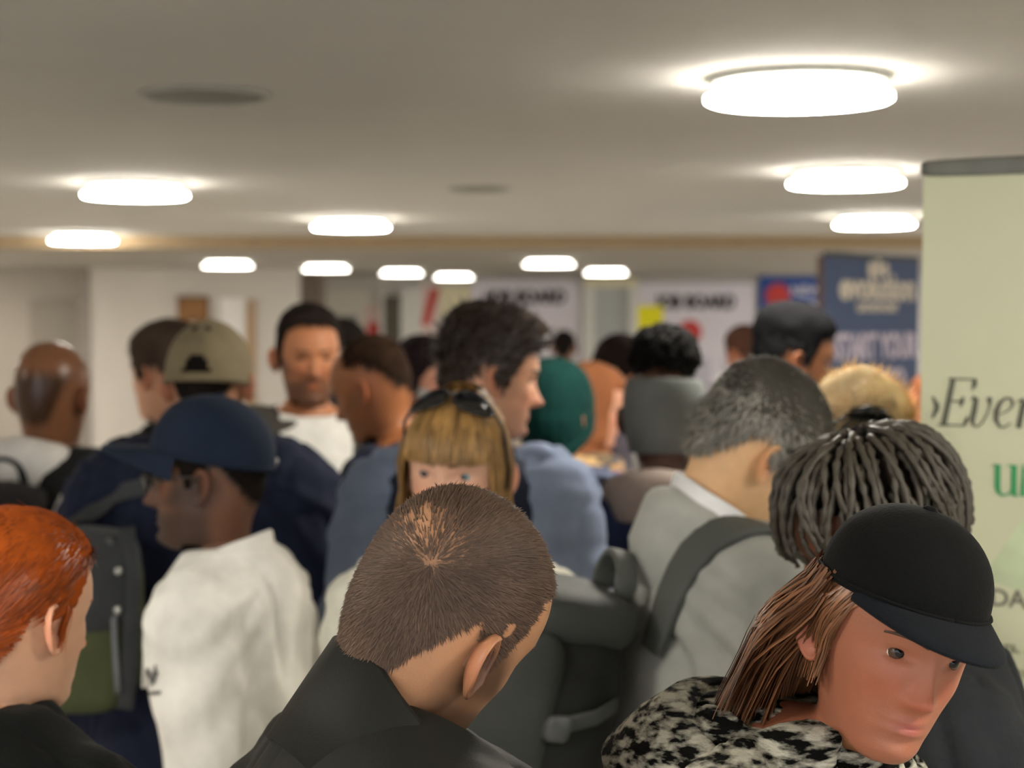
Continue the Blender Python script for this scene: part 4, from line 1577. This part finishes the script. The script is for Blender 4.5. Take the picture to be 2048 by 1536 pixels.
# 6 backpacker in the grey hoodie
p = Person('man with cropped greying hair in a grey hoodie, carrying a backpack', 1520, 886, 2.74, hyaw=70, pitch=32, roll=8, byaw=78, lean=12, skin='#ecc091', res=0, k=.98, poke=-.085, sink=.04,
           arms=arms(dict(sh=(.162, -.02, 1.362), el=(.225, .05, 1.08), wr=(.18, .27, 1.0)), dict(sh=(.162, -.02, 1.362), el=(.225, .05, 1.08), wr=(.16, .25, .98))))
hl = hairline(front=.07, temple=.055, burn=-.01, behind=.006, ear=.034, nape=-.058)
p.build_body(scalp_from(hl), '#3d3a35', .12)
GM = hairmat('hair_pepper', '#8a877f', rough=.5, island=.75)
o = p.hair_shell(shell_from(hl, .008, top=.018), 'hair', hairmat('hair_pepper_root', '#45423c'), .003, 55, label='short grey and black hair')
p.strands(7500, GM, .022, lambda P: scalp_from(hl, .004)(P), flow_whorl, .0011, .20, .35, parent=o, base_off=.009)
p.eyes('#3a2a1f')
p.brows(hairmat('hair_pepper_root', '#45423c'))
GH = fabric('grey_fleece', '#b3b5af', bump=.45, bscale=350)
p.top(GH, 'hoodie', off=.022, ease=.022, wr=.008, zhi=1.465, wf=7, fold=.8)
p.collar(fabric('white_lining', '#eff0f2'), 'hood_lining', r0=.080, r1=.086, z0=1.43, hgt=.085, thick=.006, gap=18, drop=.035, w=.3)
p.hood(GH, r=.036, z=1.452, rad=.078, drop=.085)
p.trousers(fabric('dark_jeans', '#262b38'))
P6 = p
p.wrap(np.array([[0, 0, 1.3]]))


def backpack(p, label, cols, sx=1.0, sy=1.0, detail=True, cz=1.13, cy=-.265):
    m, m2, m3 = cols
    base = p.world @ Vector(p.torso(np.array([[0, cy, cz - .25]]))[0])
    t = thing('backpack', label, 'backpack', base)
    inv = Matrix.Translation(-base) @ p.world

    def w(name, geo, mm, parent=None, posed=False, smooth=True):
        v, f = (geo.verts(), geo.f) if isinstance(geo, MB) else geo
        if not posed:
            v = v + (.004 * vnoise(v * 20))[:, None]
            v = p.torso(v)
        v = np.array([inv @ Vector(x) for x in v])
        return obj(name, (v, f), mm, parent or t, smooth)
    bx = w('main_compartment', rbox((0, cy, cz), (.155 * sx, .095 * sy, .25), 3.6, 22), m)
    w('lid', rbox((0, cy + .005, cz + .225), (.145 * sx, .088 * sy, .045), 3, 16), m2, bx)
    w('front_pocket', rbox((0, cy - .10 * sy, cz - .07), (.120 * sx, .035, .135), 3.4, 16), m2, bx)
    for sd in (1, -1):
        w('side_pocket', rbox((sd * .152 * sx, cy, cz - .13), (.028, .07, .10), 3, 12), m2, bx)
    q = np.linspace(0, PI, 16)
    w('handle', strip(np.stack([.055 * np.cos(q), cy + .08 + 0 * q, cz + .262 + .06 * np.sin(q)], -1), np.stack([np.cos(q), 0 * q, np.sin(q)], -1), .032, .010), m3)
    for k, (zz, wd) in enumerate(((cz + .15, .012), (cz + .07, .01))):
        q = np.linspace(-.95, .95, 20)
        P = np.stack([.157 * sx * np.sign(np.sin(q * PI / 2)) * np.abs(np.sin(q * PI / 2)) ** .6, cy - .097 * sy * np.abs(np.cos(q * PI / 2)) ** .6, zz - .06 * (1 - np.abs(q)) * k + 0 * q], -1)
        w('zip_band', strip(P, np.stack([np.sin(q * 1.3), -np.cos(q * 1.3), 0 * q], -1), wd, .006), mat('zip_black', '#0d0e0e', rough=.5), bx)
    for k, (x, z) in enumerate(((.06, cz + .13), (-.05, cz + .04), (.09, cz - .02))):
        w('zip_pull', tube([(x, cy - .107 * sy, z), (x + .004, cy - .112 * sy, z - .02), (x + .006, cy - .112 * sy, z - .045)], [.004, .006, .005], 8, .5, (0, 1, 0)), mat('zip_pull_pale', '#a8aaa6', rough=.4), bx)
    for x, z in ((.095, cz - .02), (-.095, cz - .02)):
        w('pull_tab', rbox((x, cy - .128 * sy, z), (.010, .006, .022), 4, 8), mat('tab_pale', '#c4c6bf', rough=.5), bx)
    for sd in (1, -1):
        w('side_panel', rbox((sd * .135 * sx, cy - .05 * sy, cz + .06), (.030, .055 * sy, .15), 3.4, 14), m2, bx)
    for sd in (1, -1):
        for zz in (cz + .10, cz - .03):
            P = np.array([(sd * .12, cy - .098 * sy, zz - .02), (sd * .152 * sx, cy - .06, zz - .01), (sd * .160 * sx, cy, zz), (sd * .155 * sx, cy + .06, zz + .015), (sd * .13, cy + .092, zz + .03)])
            w('compression_strap', strip(P, np.array([(sd * .6, -.8, 0), (sd, -.4, 0), (sd, 0, 0), (sd, .4, 0), (sd * .6, .8, 0)]), .020, .005), m3, bx)
            w('buckle', rbox((sd * .163 * sx, cy + .01, zz), (.007, .018, .016), 4, 8), mat('buckle_grey', '#5b5e5c', rough=.35), bx)
        P = np.array([(sd * .09, -.165, min(cz + .20, 1.33)), (sd * .11, -.13, 1.42), (sd * .125, -.075, 1.46), (sd * .13, -.02, 1.47), (sd * .13, .04, 1.45), (sd * .13, .09, 1.39), (sd * .122, .115, 1.30), (sd * .140, .10, 1.20), (sd * .165, .03, 1.10), (sd * .16, -.10, 1.02), (sd * .13, -.17, .99)])
        tt = np.linspace(0, 10, 41)
        P = np.stack([hermite(tt, np.arange(11), P[:, i]) for i in range(3)], -1)
        Q, N = p.wrap(P, .012)
        for _ in range(6):
            Q[1:-1] = (Q[:-2] + 2 * Q[1:-1] + Q[2:]) / 4
            N[1:-1] = N[:-2] + 2 * N[1:-1] + N[2:]
            N /= np.linalg.norm(N, axis=1)[:, None]
        w('shoulder_strap', strip(Q, N, np.interp(tt, [0, 1, 6, 7, 10], [.05, .066, .062, .03, .025]), .014), m3, posed=True)
    return t


backpack(p, 'charcoal backpack with a loop handle, worn over the grey hoodie', (fabric('pack_charcoal', '#202220', rough=.6, spec=.3), fabric('pack_grey', '#434643', rough=.6, spec=.3), fabric('pack_webbing', '#575a56', rough=.6, spec=.3)), sy=1.2, cy=-.285, cz=1.06)

# 7 braids
p = Person('person with short black braids and brown skin, face in profile', 1742, 1066, 2.2, hyaw=-98, pitch=16, byaw=-90, lean=4, skin='#7a4c36', res=1, k=1.05, heavy=.9, nose=1.15)
hl = hairline(front=.065, temple=.045, burn=.0, nape=-.085)
p.build_body(scalp_from(hl), '#171310', .2, '#22160f', lips='#7d453c')
BR = mat('hair_braid', '#453f35', rough=.5, var=.25, scale=50, spec=.5)
o = p.hair_shell(shell_from(hl, .007), 'hair', hairmat('hair_black', '#17120f'), .002, 60, label='short black braids falling all round the head')
k = 0
for ring, (zs_, cnt) in enumerate(((.1165, 10), (.112, 18), (.104, 28), (.088, 36), (.062, 40), (.034, 42), (.004, 42))):
    for j in range(cnt):
        ph = 2 * PI * (j + rng.uniform(-.3, .3)) / cnt
        if hl(ph, zs_) < .004:
            continue
        L = rng.uniform(.095, .135) * (1.0 if abs(((ph + PI) % (2 * PI)) - PI) > .9 else .72)
        tt = np.linspace(0, 1, 22)
        Z = zs_ - L * tt ** 1.1
        PHt = ph + rng.normal(0, .10) * tt + .06 * np.sin(tt * 6 + rng.uniform(0, 6))
        S = p.h.surf(PHt, np.maximum(Z, -.04) + EYE)
        d = S[:, :2] - np.array([0, -.01]); d /= np.linalg.norm(d, axis=1)[:, None] + 1e-9
        off = .008 + .006 * np.sin(PI * tt) + .004 * (4 - ring) * sm(.1, .5, tt) * .8 + rng.uniform(0, .006)
        S[:, :2] += d * off[:, None]
        S[:, 2] = Z + EYE + .019 * sm(.04, .10, Z) + .006 * np.sin(PI * np.minimum(1, tt * 2))
        r = (.0046 * (1 - .3 * tt)) * (1 + .33 * np.sin(tt * L * 460 + j))
        v, f = tube(S, r, 6)
        p.put('braid', (v, f), BR, o)
        k += 1
p.eyes('#2c1d14')
p.top(fabric('charcoal_cotton', '#2b2d30'), 'sweater', off=.025, ease=.02)
p.collar(fabric('charcoal_cotton', '#2b2d30'), r0=.08, r1=.074, z0=1.43, hgt=.035, thick=.007, gap=0, drop=.03)
p.trousers(fabric('dark_jeans', '#262b38'))

# 8 woman in the black cap
p = Person('woman in a black baseball cap with brown hair and a mottled knit jacket, looking down', 1794, 1252, 1.58, hyaw=165, pitch=10, roll=-10, byaw=122, lean=5, skin='#a3664c', female=True, res=0, k=.87, poke=.04, sink=.07, heavy=.92)
hl = hairline(front=.06, temple=.045, burn=.03, ear=.02, behind=-.04, nape=-.09)
p.build_body(scalp_from(hl), '#4a3020', lips='#a85a52')
CM = hairmat('hair_chestnut', '#80563a', rough=.35, island=.45)
o = p.hair_shell(lambda ph, z, V: np.where(hl(ph, z) > .001, .002 + .007 * sm(.04, .0, z), -.01), 'hair', CM, 0, 60, label='long brown hair under the cap')
p.long_strands(CM, 1300, (1.62, 3.2), (1.85, 3.1), (.02, .052), (-.19, -.09), (.010, .062), width=.0026, parent=o, hang=-.02, name='side_lengths', wave=.008, flare=.10)
p.long_strands(CM, 900, (-2.3, -3.2), (-2.5, -3.1), (.02, .052), (-.19, -.09), (.010, .062), width=.0026, parent=o, hang=-.02, name='side_lengths', wave=.008, flare=.10)
p.long_strands(CM, 260, (1.2, 1.7), (1.45, 1.85), (.03, .052), (-.07, -.005), (.004, .010), width=.0016, parent=o, hang=-.03, name='temple_strands', wave=.004)
p.eyes('#4a3626', gaze=(0, 14))
p.brows(hairmat('brow_brown', '#4a3424'), .0042)
BC = fabric('cap_black', '#0a0b0b', bump=.2)
p.cap(BC, zr=.042, tilt=-1, h=.094, a=.084, f=.099, b=.108, brim=.07, brim_m=fabric('cap_brim_black', '#15181d', bump=.2), label='black baseball cap with a slate brim', bdrop=.010, bslope=.020)
KN = mat('mottled_knit', '#0d0d0b', rough=.95, scale=38, col2='#b9b6a6', bump=.8, bscale=90, stretch=(1, 1, 3.2), spec=.1, detail=8)
e = KN.node_tree.nodes['Color Ramp'].color_ramp.elements
e[0].position, e[1].position = .44, .60
p.top(KN, 'jacket', off=.028, ease=.022, wr=.010, zhi=1.468)
p.collar(KN, r0=.105, r1=.105, z0=1.41, hgt=.07, thick=.018, gap=28, drop=.05, w=.2, fold=.05)
p.collar(fabric('light_blue_cotton', '#9db1c4'), 'shirt_collar', r0=.08, r1=.076, z0=1.425, hgt=.05, thick=.005, gap=16, drop=.04)
p.trousers(fabric('black_trousers', '#1d1e22'))

# 10-11 men behind the blue cap
p = simple('man in a beige cap seen from behind, in a navy jacket', 420, 752, 3.9, hair='#15110f', thick=.004, strands=0, hyaw=4, pitch=4, lean=3, skin='#a7775a', res=1, heavy=1.1, width=1.06,
           jacket='#1b2033', top_kw=dict(off=.045, ease=.04, puff=.004), collar_kw=dict(r0=.09, r1=.088, hgt=.05, thick=.012, gap=15))
p.cap(fabric('cap_beige', '#786d55', bump=.25), zr=-.012, tilt=3, h=.140, a=.092, f=.106, b=.116, hole=True, label='beige baseball cap with an open back')
OL = fabric('olive_twill', '#4d5238')
CH = fabric('charcoal_webbing', '#3c3e40')
base = p.world @ Vector(p.torso(np.array([[-.21, -.27, .98]]))[0])
bag = thing('shoulder_bag', 'olive shoulder bag with charcoal edging and zip, hanging at the back of the navy jacket', 'bag', base)
inv = Matrix.Translation(-base) @ p.world


def bagpart(name, geo, m, parent=None, posed=False):
    v, f = (geo.verts(), geo.f) if isinstance(geo, MB) else geo
    v = v if posed else p.torso(np.asarray(v))
    return obj(name, (np.array([inv @ Vector(x) for x in v]), f), m, parent or bag)


bb = bagpart('bag_body', rbox((-.21, -.27, 1.14), (.145, .07, .17), 4, 20), OL)
bagpart('flap', rbox((-.21, -.30, 1.22), (.150, .055, .10), 4, 18), CH, bb)
q = np.linspace(0, 1, 14)
bagpart('edging', strip(np.stack([-.075 + .012 * np.sin(q * 3), -.335 + 0 * q, 1.32 - .33 * q], -1), (0, -1, 0), .03, .01), CH, bb)
bagpart('zip', strip(np.stack([-.105 + .02 * q, -.343 + 0 * q, 1.30 - .28 * q], -1), (0, -1, 0), .012, .006), mat('zip_grey', '#6a6c6e', rough=.4, metal=.4), bb)
for z in (1.24, 1.17):
    bagpart('press_stud', rbox((-.085, -.350, z), (.008, .005, .008), 2.2, 8), STEEL, bb)
P = np.array([(-.27, -.25, 1.30), (-.17, -.17, 1.36), (-.05, -.16, 1.40), (.06, -.13, 1.44), (.12, -.03, 1.46), (.08, .08, 1.36), (-.05, .12, 1.22), (-.18, .08, 1.10), (-.24, -.10, 1.06), (-.30, -.24, 1.12)])
tt = np.linspace(0, 9, 40)
P = np.stack([hermite(tt, np.arange(10), P[:, i]) for i in range(3)], -1)
Q, N = p.wrap(P, .007)
w0 = np.clip(np.minimum(tt, 9 - tt) / 1.2, 0, 1)[:, None]
Q = Q * w0 + p.torso(P) * (1 - w0)
bagpart('strap', strip(Q, N, .04, .006), CH, None, True)
p = simple('man with brown hair, his ear and cheek seen behind the beige cap', 330, 738, 5.5, hair='#3b3029', hyaw=-58, pitch=4, lean=2, skin='#d8a283', res=1,
           jacket='#16181d', thick=.014, topt=.02, k=1.2, collar_kw=dict(r0=.085, r1=.082, hgt=.06, thick=.01, gap=12))

# 12 bald man
p = Person('bald brown-skinned man in a pale grey hooded top at the wall end', 106, 780, 4.5, hyaw=16, pitch=6, byaw=18, lean=3, skin='#7d543a', res=1, shiny=True, k=1.12)
hb = hairline(front=.2, temple=.2, burn=.2, ear=.04, behind=.035, nape=-.08)
p.build_body(lambda P: scalp_from(hb, .02)(P) * (np.abs(P[:, 0]) < .076) * (P[:, 2] - EYE < .05) * sm(.06, .02, P[:, 2] - EYE) * .9, '#22150e', .2)
LG = fabric('pale_grey_jersey', '#c5c1bb')
p.top(LG, 'top', off=.03, ease=.025)
p.hood(LG, r=.045, z=1.46, rad=.088, drop=.06)
p.trousers(fabric('grey_trousers', '#3a3c40'))
P9 = p
p.wrap(np.array([[0, 0, 1.3]]))
backpack(p, 'black backpack on the back of the bald man', (fabric('pack_black', '#1b1a1a'), fabric('pack_black_panel', '#211f1f'), fabric('pack_black_web', '#191919')))

# 13 bearded man facing us, 14 the head behind him, 15 profile man
p = simple('bearded man in a white shirt and dark grey padded jacket, turned to the room', 618, 702, 4.95, hair='#241e1b', hyaw=164, pitch=6, byaw=160, lean=2, skin='#cf8a5f', res=1, stub=.75, stub_col='#4c3226',
           hl=hairline(front=.082, temple=.062, burn=-.03), thick=.008, topt=.016, jacket='#4f4c47', eyes='#2c1d14', top_kw=dict(off=.04, ease=.03, puff=.006, zhi=1.44), k=1.02,
           collar_kw=dict(r0=.10, r1=.11, z0=1.41, hgt=.06, thick=.014, gap=62, drop=.05))
ws = p.collar(WH, 'shirt_collar', r0=.082, r1=.074, z0=1.425, hgt=.05, thick=.006, gap=16, drop=.04, fold=.03)
V = np.array([[(-.085, .05, 1.455), (-.04, .074, 1.445), (.04, .074, 1.445), (.085, .05, 1.455)], [(-.10, .085, 1.41), (-.05, .118, 1.40), (.05, .118, 1.40), (.10, .085, 1.41)], [(-.085, .125, 1.33), (-.04, .150, 1.33), (.04, .150, 1.33), (.085, .125, 1.33)], [(-.06, .152, 1.24), (-.03, .165, 1.24), (.03, .165, 1.24), (.06, .152, 1.24)]])
mbv = MB(); gg = grid(V); mbv.add(*gg); gg = grid(V - (0, .012, 0)); mbv.add(gg[0], [x[::-1] for x in gg[1]])
p.put('shirt_front', mbv, WH, p.garment, space='torso')
simple('dark-haired person whose head shows just behind the bearded man', 688, 698, 7.0, hair='#26221f', hyaw=20, lean=2, skin='#b58060', res=2, jacket='#3b3d42', strands=0)
hl14 = hairline(front=.2, temple=.2, burn=-.0, ear=.06, behind=.07, nape=-.08)
p = simple('man with a receding dark crop and navy collar, profile beside the bearded man', 738, 768, 4.34, hair='#2a1d14', hyaw=-72, pitch=20, byaw=-70, lean=3, skin='#a2653c', res=1, stub=.45, stub_col='#5b3c28',
           hl=hairline(front=.112, temple=.108, burn=.05, ear=.05, behind=.03, nape=-.035), thick=.005, jacket='#232a3d', eyes='#2c1d14', top_kw=dict(off=.03, ease=.025),
           collar_kw=dict(r0=.085, r1=.085, hgt=.06, thick=.01, gap=14))
# 16 woman with a mask
p = simple('dark-haired woman wearing a pale grey face mask', 850, 748, 6.0, hair='#231b1e', hyaw=122, pitch=10, lean=2, skin='#d39a82', female=True, res=2, thick=.02, topt=.024, jacket='#3a3340', strands=0,
           hl=hairline(front=.06, temple=.03, burn=-.06, ear=-.06, behind=-.08, nape=-.1), eyes='#2c1d14')
zs_ = np.linspace(EYE - .112, EYE - .028, 8)
V = p.h.surf(np.linspace(-1.25, 1.25, 18)[None], zs_[:, None], .012); V[..., 1] = np.maximum(V[..., 1], p.h.dims(zs_)[0][:, None] * np.cos(np.linspace(-1.25, 1.25, 18))[None] + .012)
mbv = MB(); gg = grid(V); mbv.add(*gg); gg = grid(V - (0, .004, 0)); mbv.add(gg[0], [x[::-1] for x in gg[1]])
p.put('face_mask', mbv, fabric('mask_grey', '#b8bab8'))


# 17 green beanie
def beanie(p, m, t=.014, zlow=.012, tilt=0.0, rib=True, name='beanie', label=None, slouch=.012):
    th = lambda ph, z, V: np.where(z - zlow - tilt * np.cos(ph) > 0, t + slouch * sm(.05, .118, z) + (.004 * np.abs(np.sin(ph * 24)) if rib else 0), -.02)
    o = p.hair_shell(th, name, m, .002, 40, label=label, n=96, dz=.006)
    q = np.linspace(0, 2 * PI, 61)
    V = p.h.surf(q, EYE + zlow + .016 + tilt * np.cos(q), t + .002)
    p.put('turn_up', (lambda g: g)(strip(V, np.stack([np.sin(q), np.cos(q), 0 * q], -1), .034, .012)), m, o)
    return o


p = simple('person in a dark teal beanie seen from behind', 1112, 822, 4.72, hair=None, hyaw=30, lean=3, skin='#c69274', res=1, jacket='#4a5063', top_kw=dict(off=.04, ease=.03), collar_kw=dict(r0=.095, r1=.1, hgt=.05, thick=.014, gap=10))
beanie(p, fabric('teal_knit', '#06302c', bump=.8, bscale=150), t=.024, zlow=-.07, tilt=.07, label='dark teal knitted beanie')
# 18 rust headscarf
p = Person('woman in a rust headscarf and a multicoloured patterned coat', 1190, 806, 5.2, hyaw=92, pitch=10, byaw=60, lean=3, skin='#d29a80', female=True, res=1)
p.build_body()
SCF = fabric('rust_scarf', '#8f5a3a', bump=.3)
th = lambda ph, z, V: np.where((np.cos(ph) > .52) & (z < .062), -.015, .016 + .022 * sm(.0, -.10, z) + .006 * np.sin(ph * 5 + z * 60) * sm(.03, -.06, z))
o = p.hair_shell(th, 'headscarf', SCF, .003, 22, label='rust headscarf')
q = np.linspace(0, 2 * PI, 44, endpoint=False)
V = np.stack([np.stack([(r * 1.05 + .012 * np.sin(q * 4 + k)) * np.sin(q), -.02 + (r + .012 * np.sin(q * 5 + k)) * np.cos(q), z + .012 * np.cos(q * 3) + 0 * q], -1) for k, (r, z) in enumerate(((.055, 1.55), (.075, 1.52), (.088, 1.49), (.105, 1.455), (.135, 1.42), (.135, 1.415), (.10, 1.45), (.05, 1.54)))], 0)
p.put('scarf_drape', grid(V, closed_v=True, cap0=True, cap1=True), SCF, o, space='torso', w=.4)
p.eyes('#2c1d14')
PAT = mat('patterned_weave', '#7c6a52', rough=.9, scale=9, col2='#8a4d5f', bump=.5, bscale=140, stretch=(1, 1, 2.2))
r_ = PAT.node_tree.nodes['Color Ramp'].color_ramp
for pos, cc in ((.42, '#3d4656'), (.50, '#b08a5c'), (.58, '#6d5a7c')):
    e = r_.elements.new(pos); e.color = lin(cc)
r_.interpolation = 'CONSTANT'
p.top(PAT, 'coat', off=.04, ease=.035, wr=.01)
FUR = mat('beige_fleece', '#cba878', rough=1, var=.25, scale=60, bump=1, bscale=220, spec=.1)
p.collar(FUR, 'fleece_collar', r0=.10, r1=.12, z0=1.40, hgt=.09, thick=.035, gap=22, drop=.05, fold=.05, zwob=.006)
p.trousers(fabric('black_trousers', '#1d1e22'))
# 19 dark hair woman behind the scarf
simple('dark-haired woman looking down behind the rust headscarf', 1244, 742, 6.5, hair='#1f1715', hyaw=98, pitch=24, lean=3, skin='#b47a5c', female=True, res=2, thick=.018, topt=.024, strands=0, jacket='#4c4650',
       hl=hairline(front=.06, temple=.03, burn=-.05, ear=-.06, behind=-.08, nape=-.1), eyes='#2c1d14')
simple('small far figure with a black crop in a light blue shirt before the first poster', 1128, 692, 12.8, hair='#1b1715', hyaw=10, lean=2, skin='#7d573f', res=3, strands=0, jacket='#a9b9cf', jname='shirt')
simple('small brown-haired far figure beside the second poster', 1486, 700, 8.6, hair='#4a3228', hyaw=-30, lean=2, skin='#a86f50', res=3, strands=0, jacket='#6b5b52', thick=.016)
simple('far figure in a blue jacket showing between the two roll-up banners', 1858, 800, 7.2, hair='#7a4a30', hyaw=-60, pitch=4, lean=2, skin='#d08a64', res=2, strands=0, jacket='#31457c')

# 20 curly puff and grey headband
p = simple('person with a curly black puff above a wide grey headband', 1328, 822, 3.9, hair=None, hyaw=14, pitch=4, lean=2, skin='#4a3023', res=1, jacket='#232c45',
           top_kw=dict(off=.035, ease=.03), k=1.0)
th = lambda ph, z, V: np.where((z < .078) & (z > -.085 + .05 * sm(.2, .9, np.cos(ph))), .014, -.02)
o = p.hair_shell(th, 'headband', fabric('grey_jersey', '#5f6361', bump=.25), .001, 30, label='wide grey jersey headband', dz=.006, n=64)
u = np.linspace(-PI / 2, PI / 2, 34); v = np.linspace(0, 2 * PI, 60, endpoint=False)
S = np.stack([np.cos(u)[:, None] * np.cos(v), np.cos(u)[:, None] * np.sin(v), np.sin(u)[:, None] + 0 * v], -1)
r_ = 1 + .16 * vnoise(S * 2.6) + .14 * vnoise(S * 6) + .08 * vnoise(S * 14)
V = S * r_[..., None] * np.array([.070, .070, .068]) + np.array([0, -.01, EYE + .125])
AF = hairmat('hair_afro', '#0d0b0a', rough=.8, spec=.15)
o = p.put('hair', grid(V, closed_v=True, cap0=True, cap1=True), AF, label='black curly puff')
cn = 420
D = rng.normal(0, 1, (cn, 3)); D[:, 2] = np.abs(D[:, 2]) - .3; D /= np.linalg.norm(D, axis=1)[:, None]
mb = MB()
for d in D:
    c0 = d * np.array([.068, .068, .066]) * rng.uniform(.95, 1.1) + np.array([0, -.01, EYE + .125])
    a_ = np.linspace(0, 2 * PI * 1.3, 9)
    e1 = np.cross(d, (0.3, .2, 1)); e1 /= np.linalg.norm(e1); e2 = np.cross(d, e1)
    rr = rng.uniform(.006, .010)
    mb.add(*tube(c0 + rr * (np.cos(a_)[:, None] * e1 + np.sin(a_)[:, None] * e2) + d * np.linspace(-.003, .010, 9)[:, None], .0026, 4))
p.put('curls', mb, AF, o, kind='stuff')
p.hood(fabric('tan_hood', '#8d8078'), r=.040, z=1.455, rad=.09, drop=.05)

# 21 dark crop by the blue banner
p = simple('man with a thick black crop before the royal blue poster', 1590, 712, 4.3, hair='#0e0e10', hyaw=84, pitch=8, k=.95, byaw=30, lean=2, skin='#8f5b39', res=1, nose=1.1, thick=.005, topt=.024, lump=.004, lf=50, strands=2600, slen=.014,
           hl=hairline(front=.06, temple=.048, burn=-.02), jacket='#2a2d35', eyes='#2c1d14')
# 22 fair hair with a claw clip
p = Person('person with pale blonde hair held by a black claw clip', 1720, 884, 3.3, hyaw=6, pitch=6, lean=3, skin='#d9a98c', female=True, res=1)
FB = hairmat('hair_fair', '#e6cda0', rough=.5, island=.3)
hl = hairline(front=.06, temple=.04, burn=-.02, ear=-.02, behind=-.05, nape=-.085)
p.build_body(scalp_from(hl), '#b08a58')
o = p.hair_shell(shell_from(hl, .018, top=.034), 'hair', FB, .006, 24, label='pale blonde hair swept up')
p.strands(2600, FB, .06, lambda P: scalp_from(hl, .004)(P), lambda P: np.array([0, -.11, EYE + .06]) - P, .0022, .12, .18, parent=o, base_off=.02)
p.long_strands(FB, 240, (2.2, 4.0), (2.3, 3.9), (.04, .07), (-.12, .0), (.022, .04), width=.004, parent=o, hang=-.05, name='back_lengths', wave=.012)
clp = p.put('claw_clip', tube([(-.03, -.152, EYE + .056), (.0, -.158, EYE + .062), (.03, -.152, EYE + .056)], .009, 8), BLACK_PLASTIC, o)
for sd in (1, -1):
    for k in range(5):
        a0 = -.5 + .25 * k
        p.put('claw', tube([(sd * .004 + a0 * .05, -.150, EYE + .055), (sd * .02 + a0 * .07, -.162, EYE + .04 - .004 * k), (sd * .042 + a0 * .06, -.150, EYE + .02), (sd * .05 + a0 * .05, -.125, EYE + .005)], .005, 6), BLACK_PLASTIC, o)
p.top(fabric('camel_wool', '#9c7450'), 'coat', off=.035, ease=.03)
p.collar(fabric('camel_wool', '#9c7450'), r0=.09, r1=.09, hgt=.06, thick=.012, gap=15)
p.trousers(fabric('dark_jeans', '#262b38'))
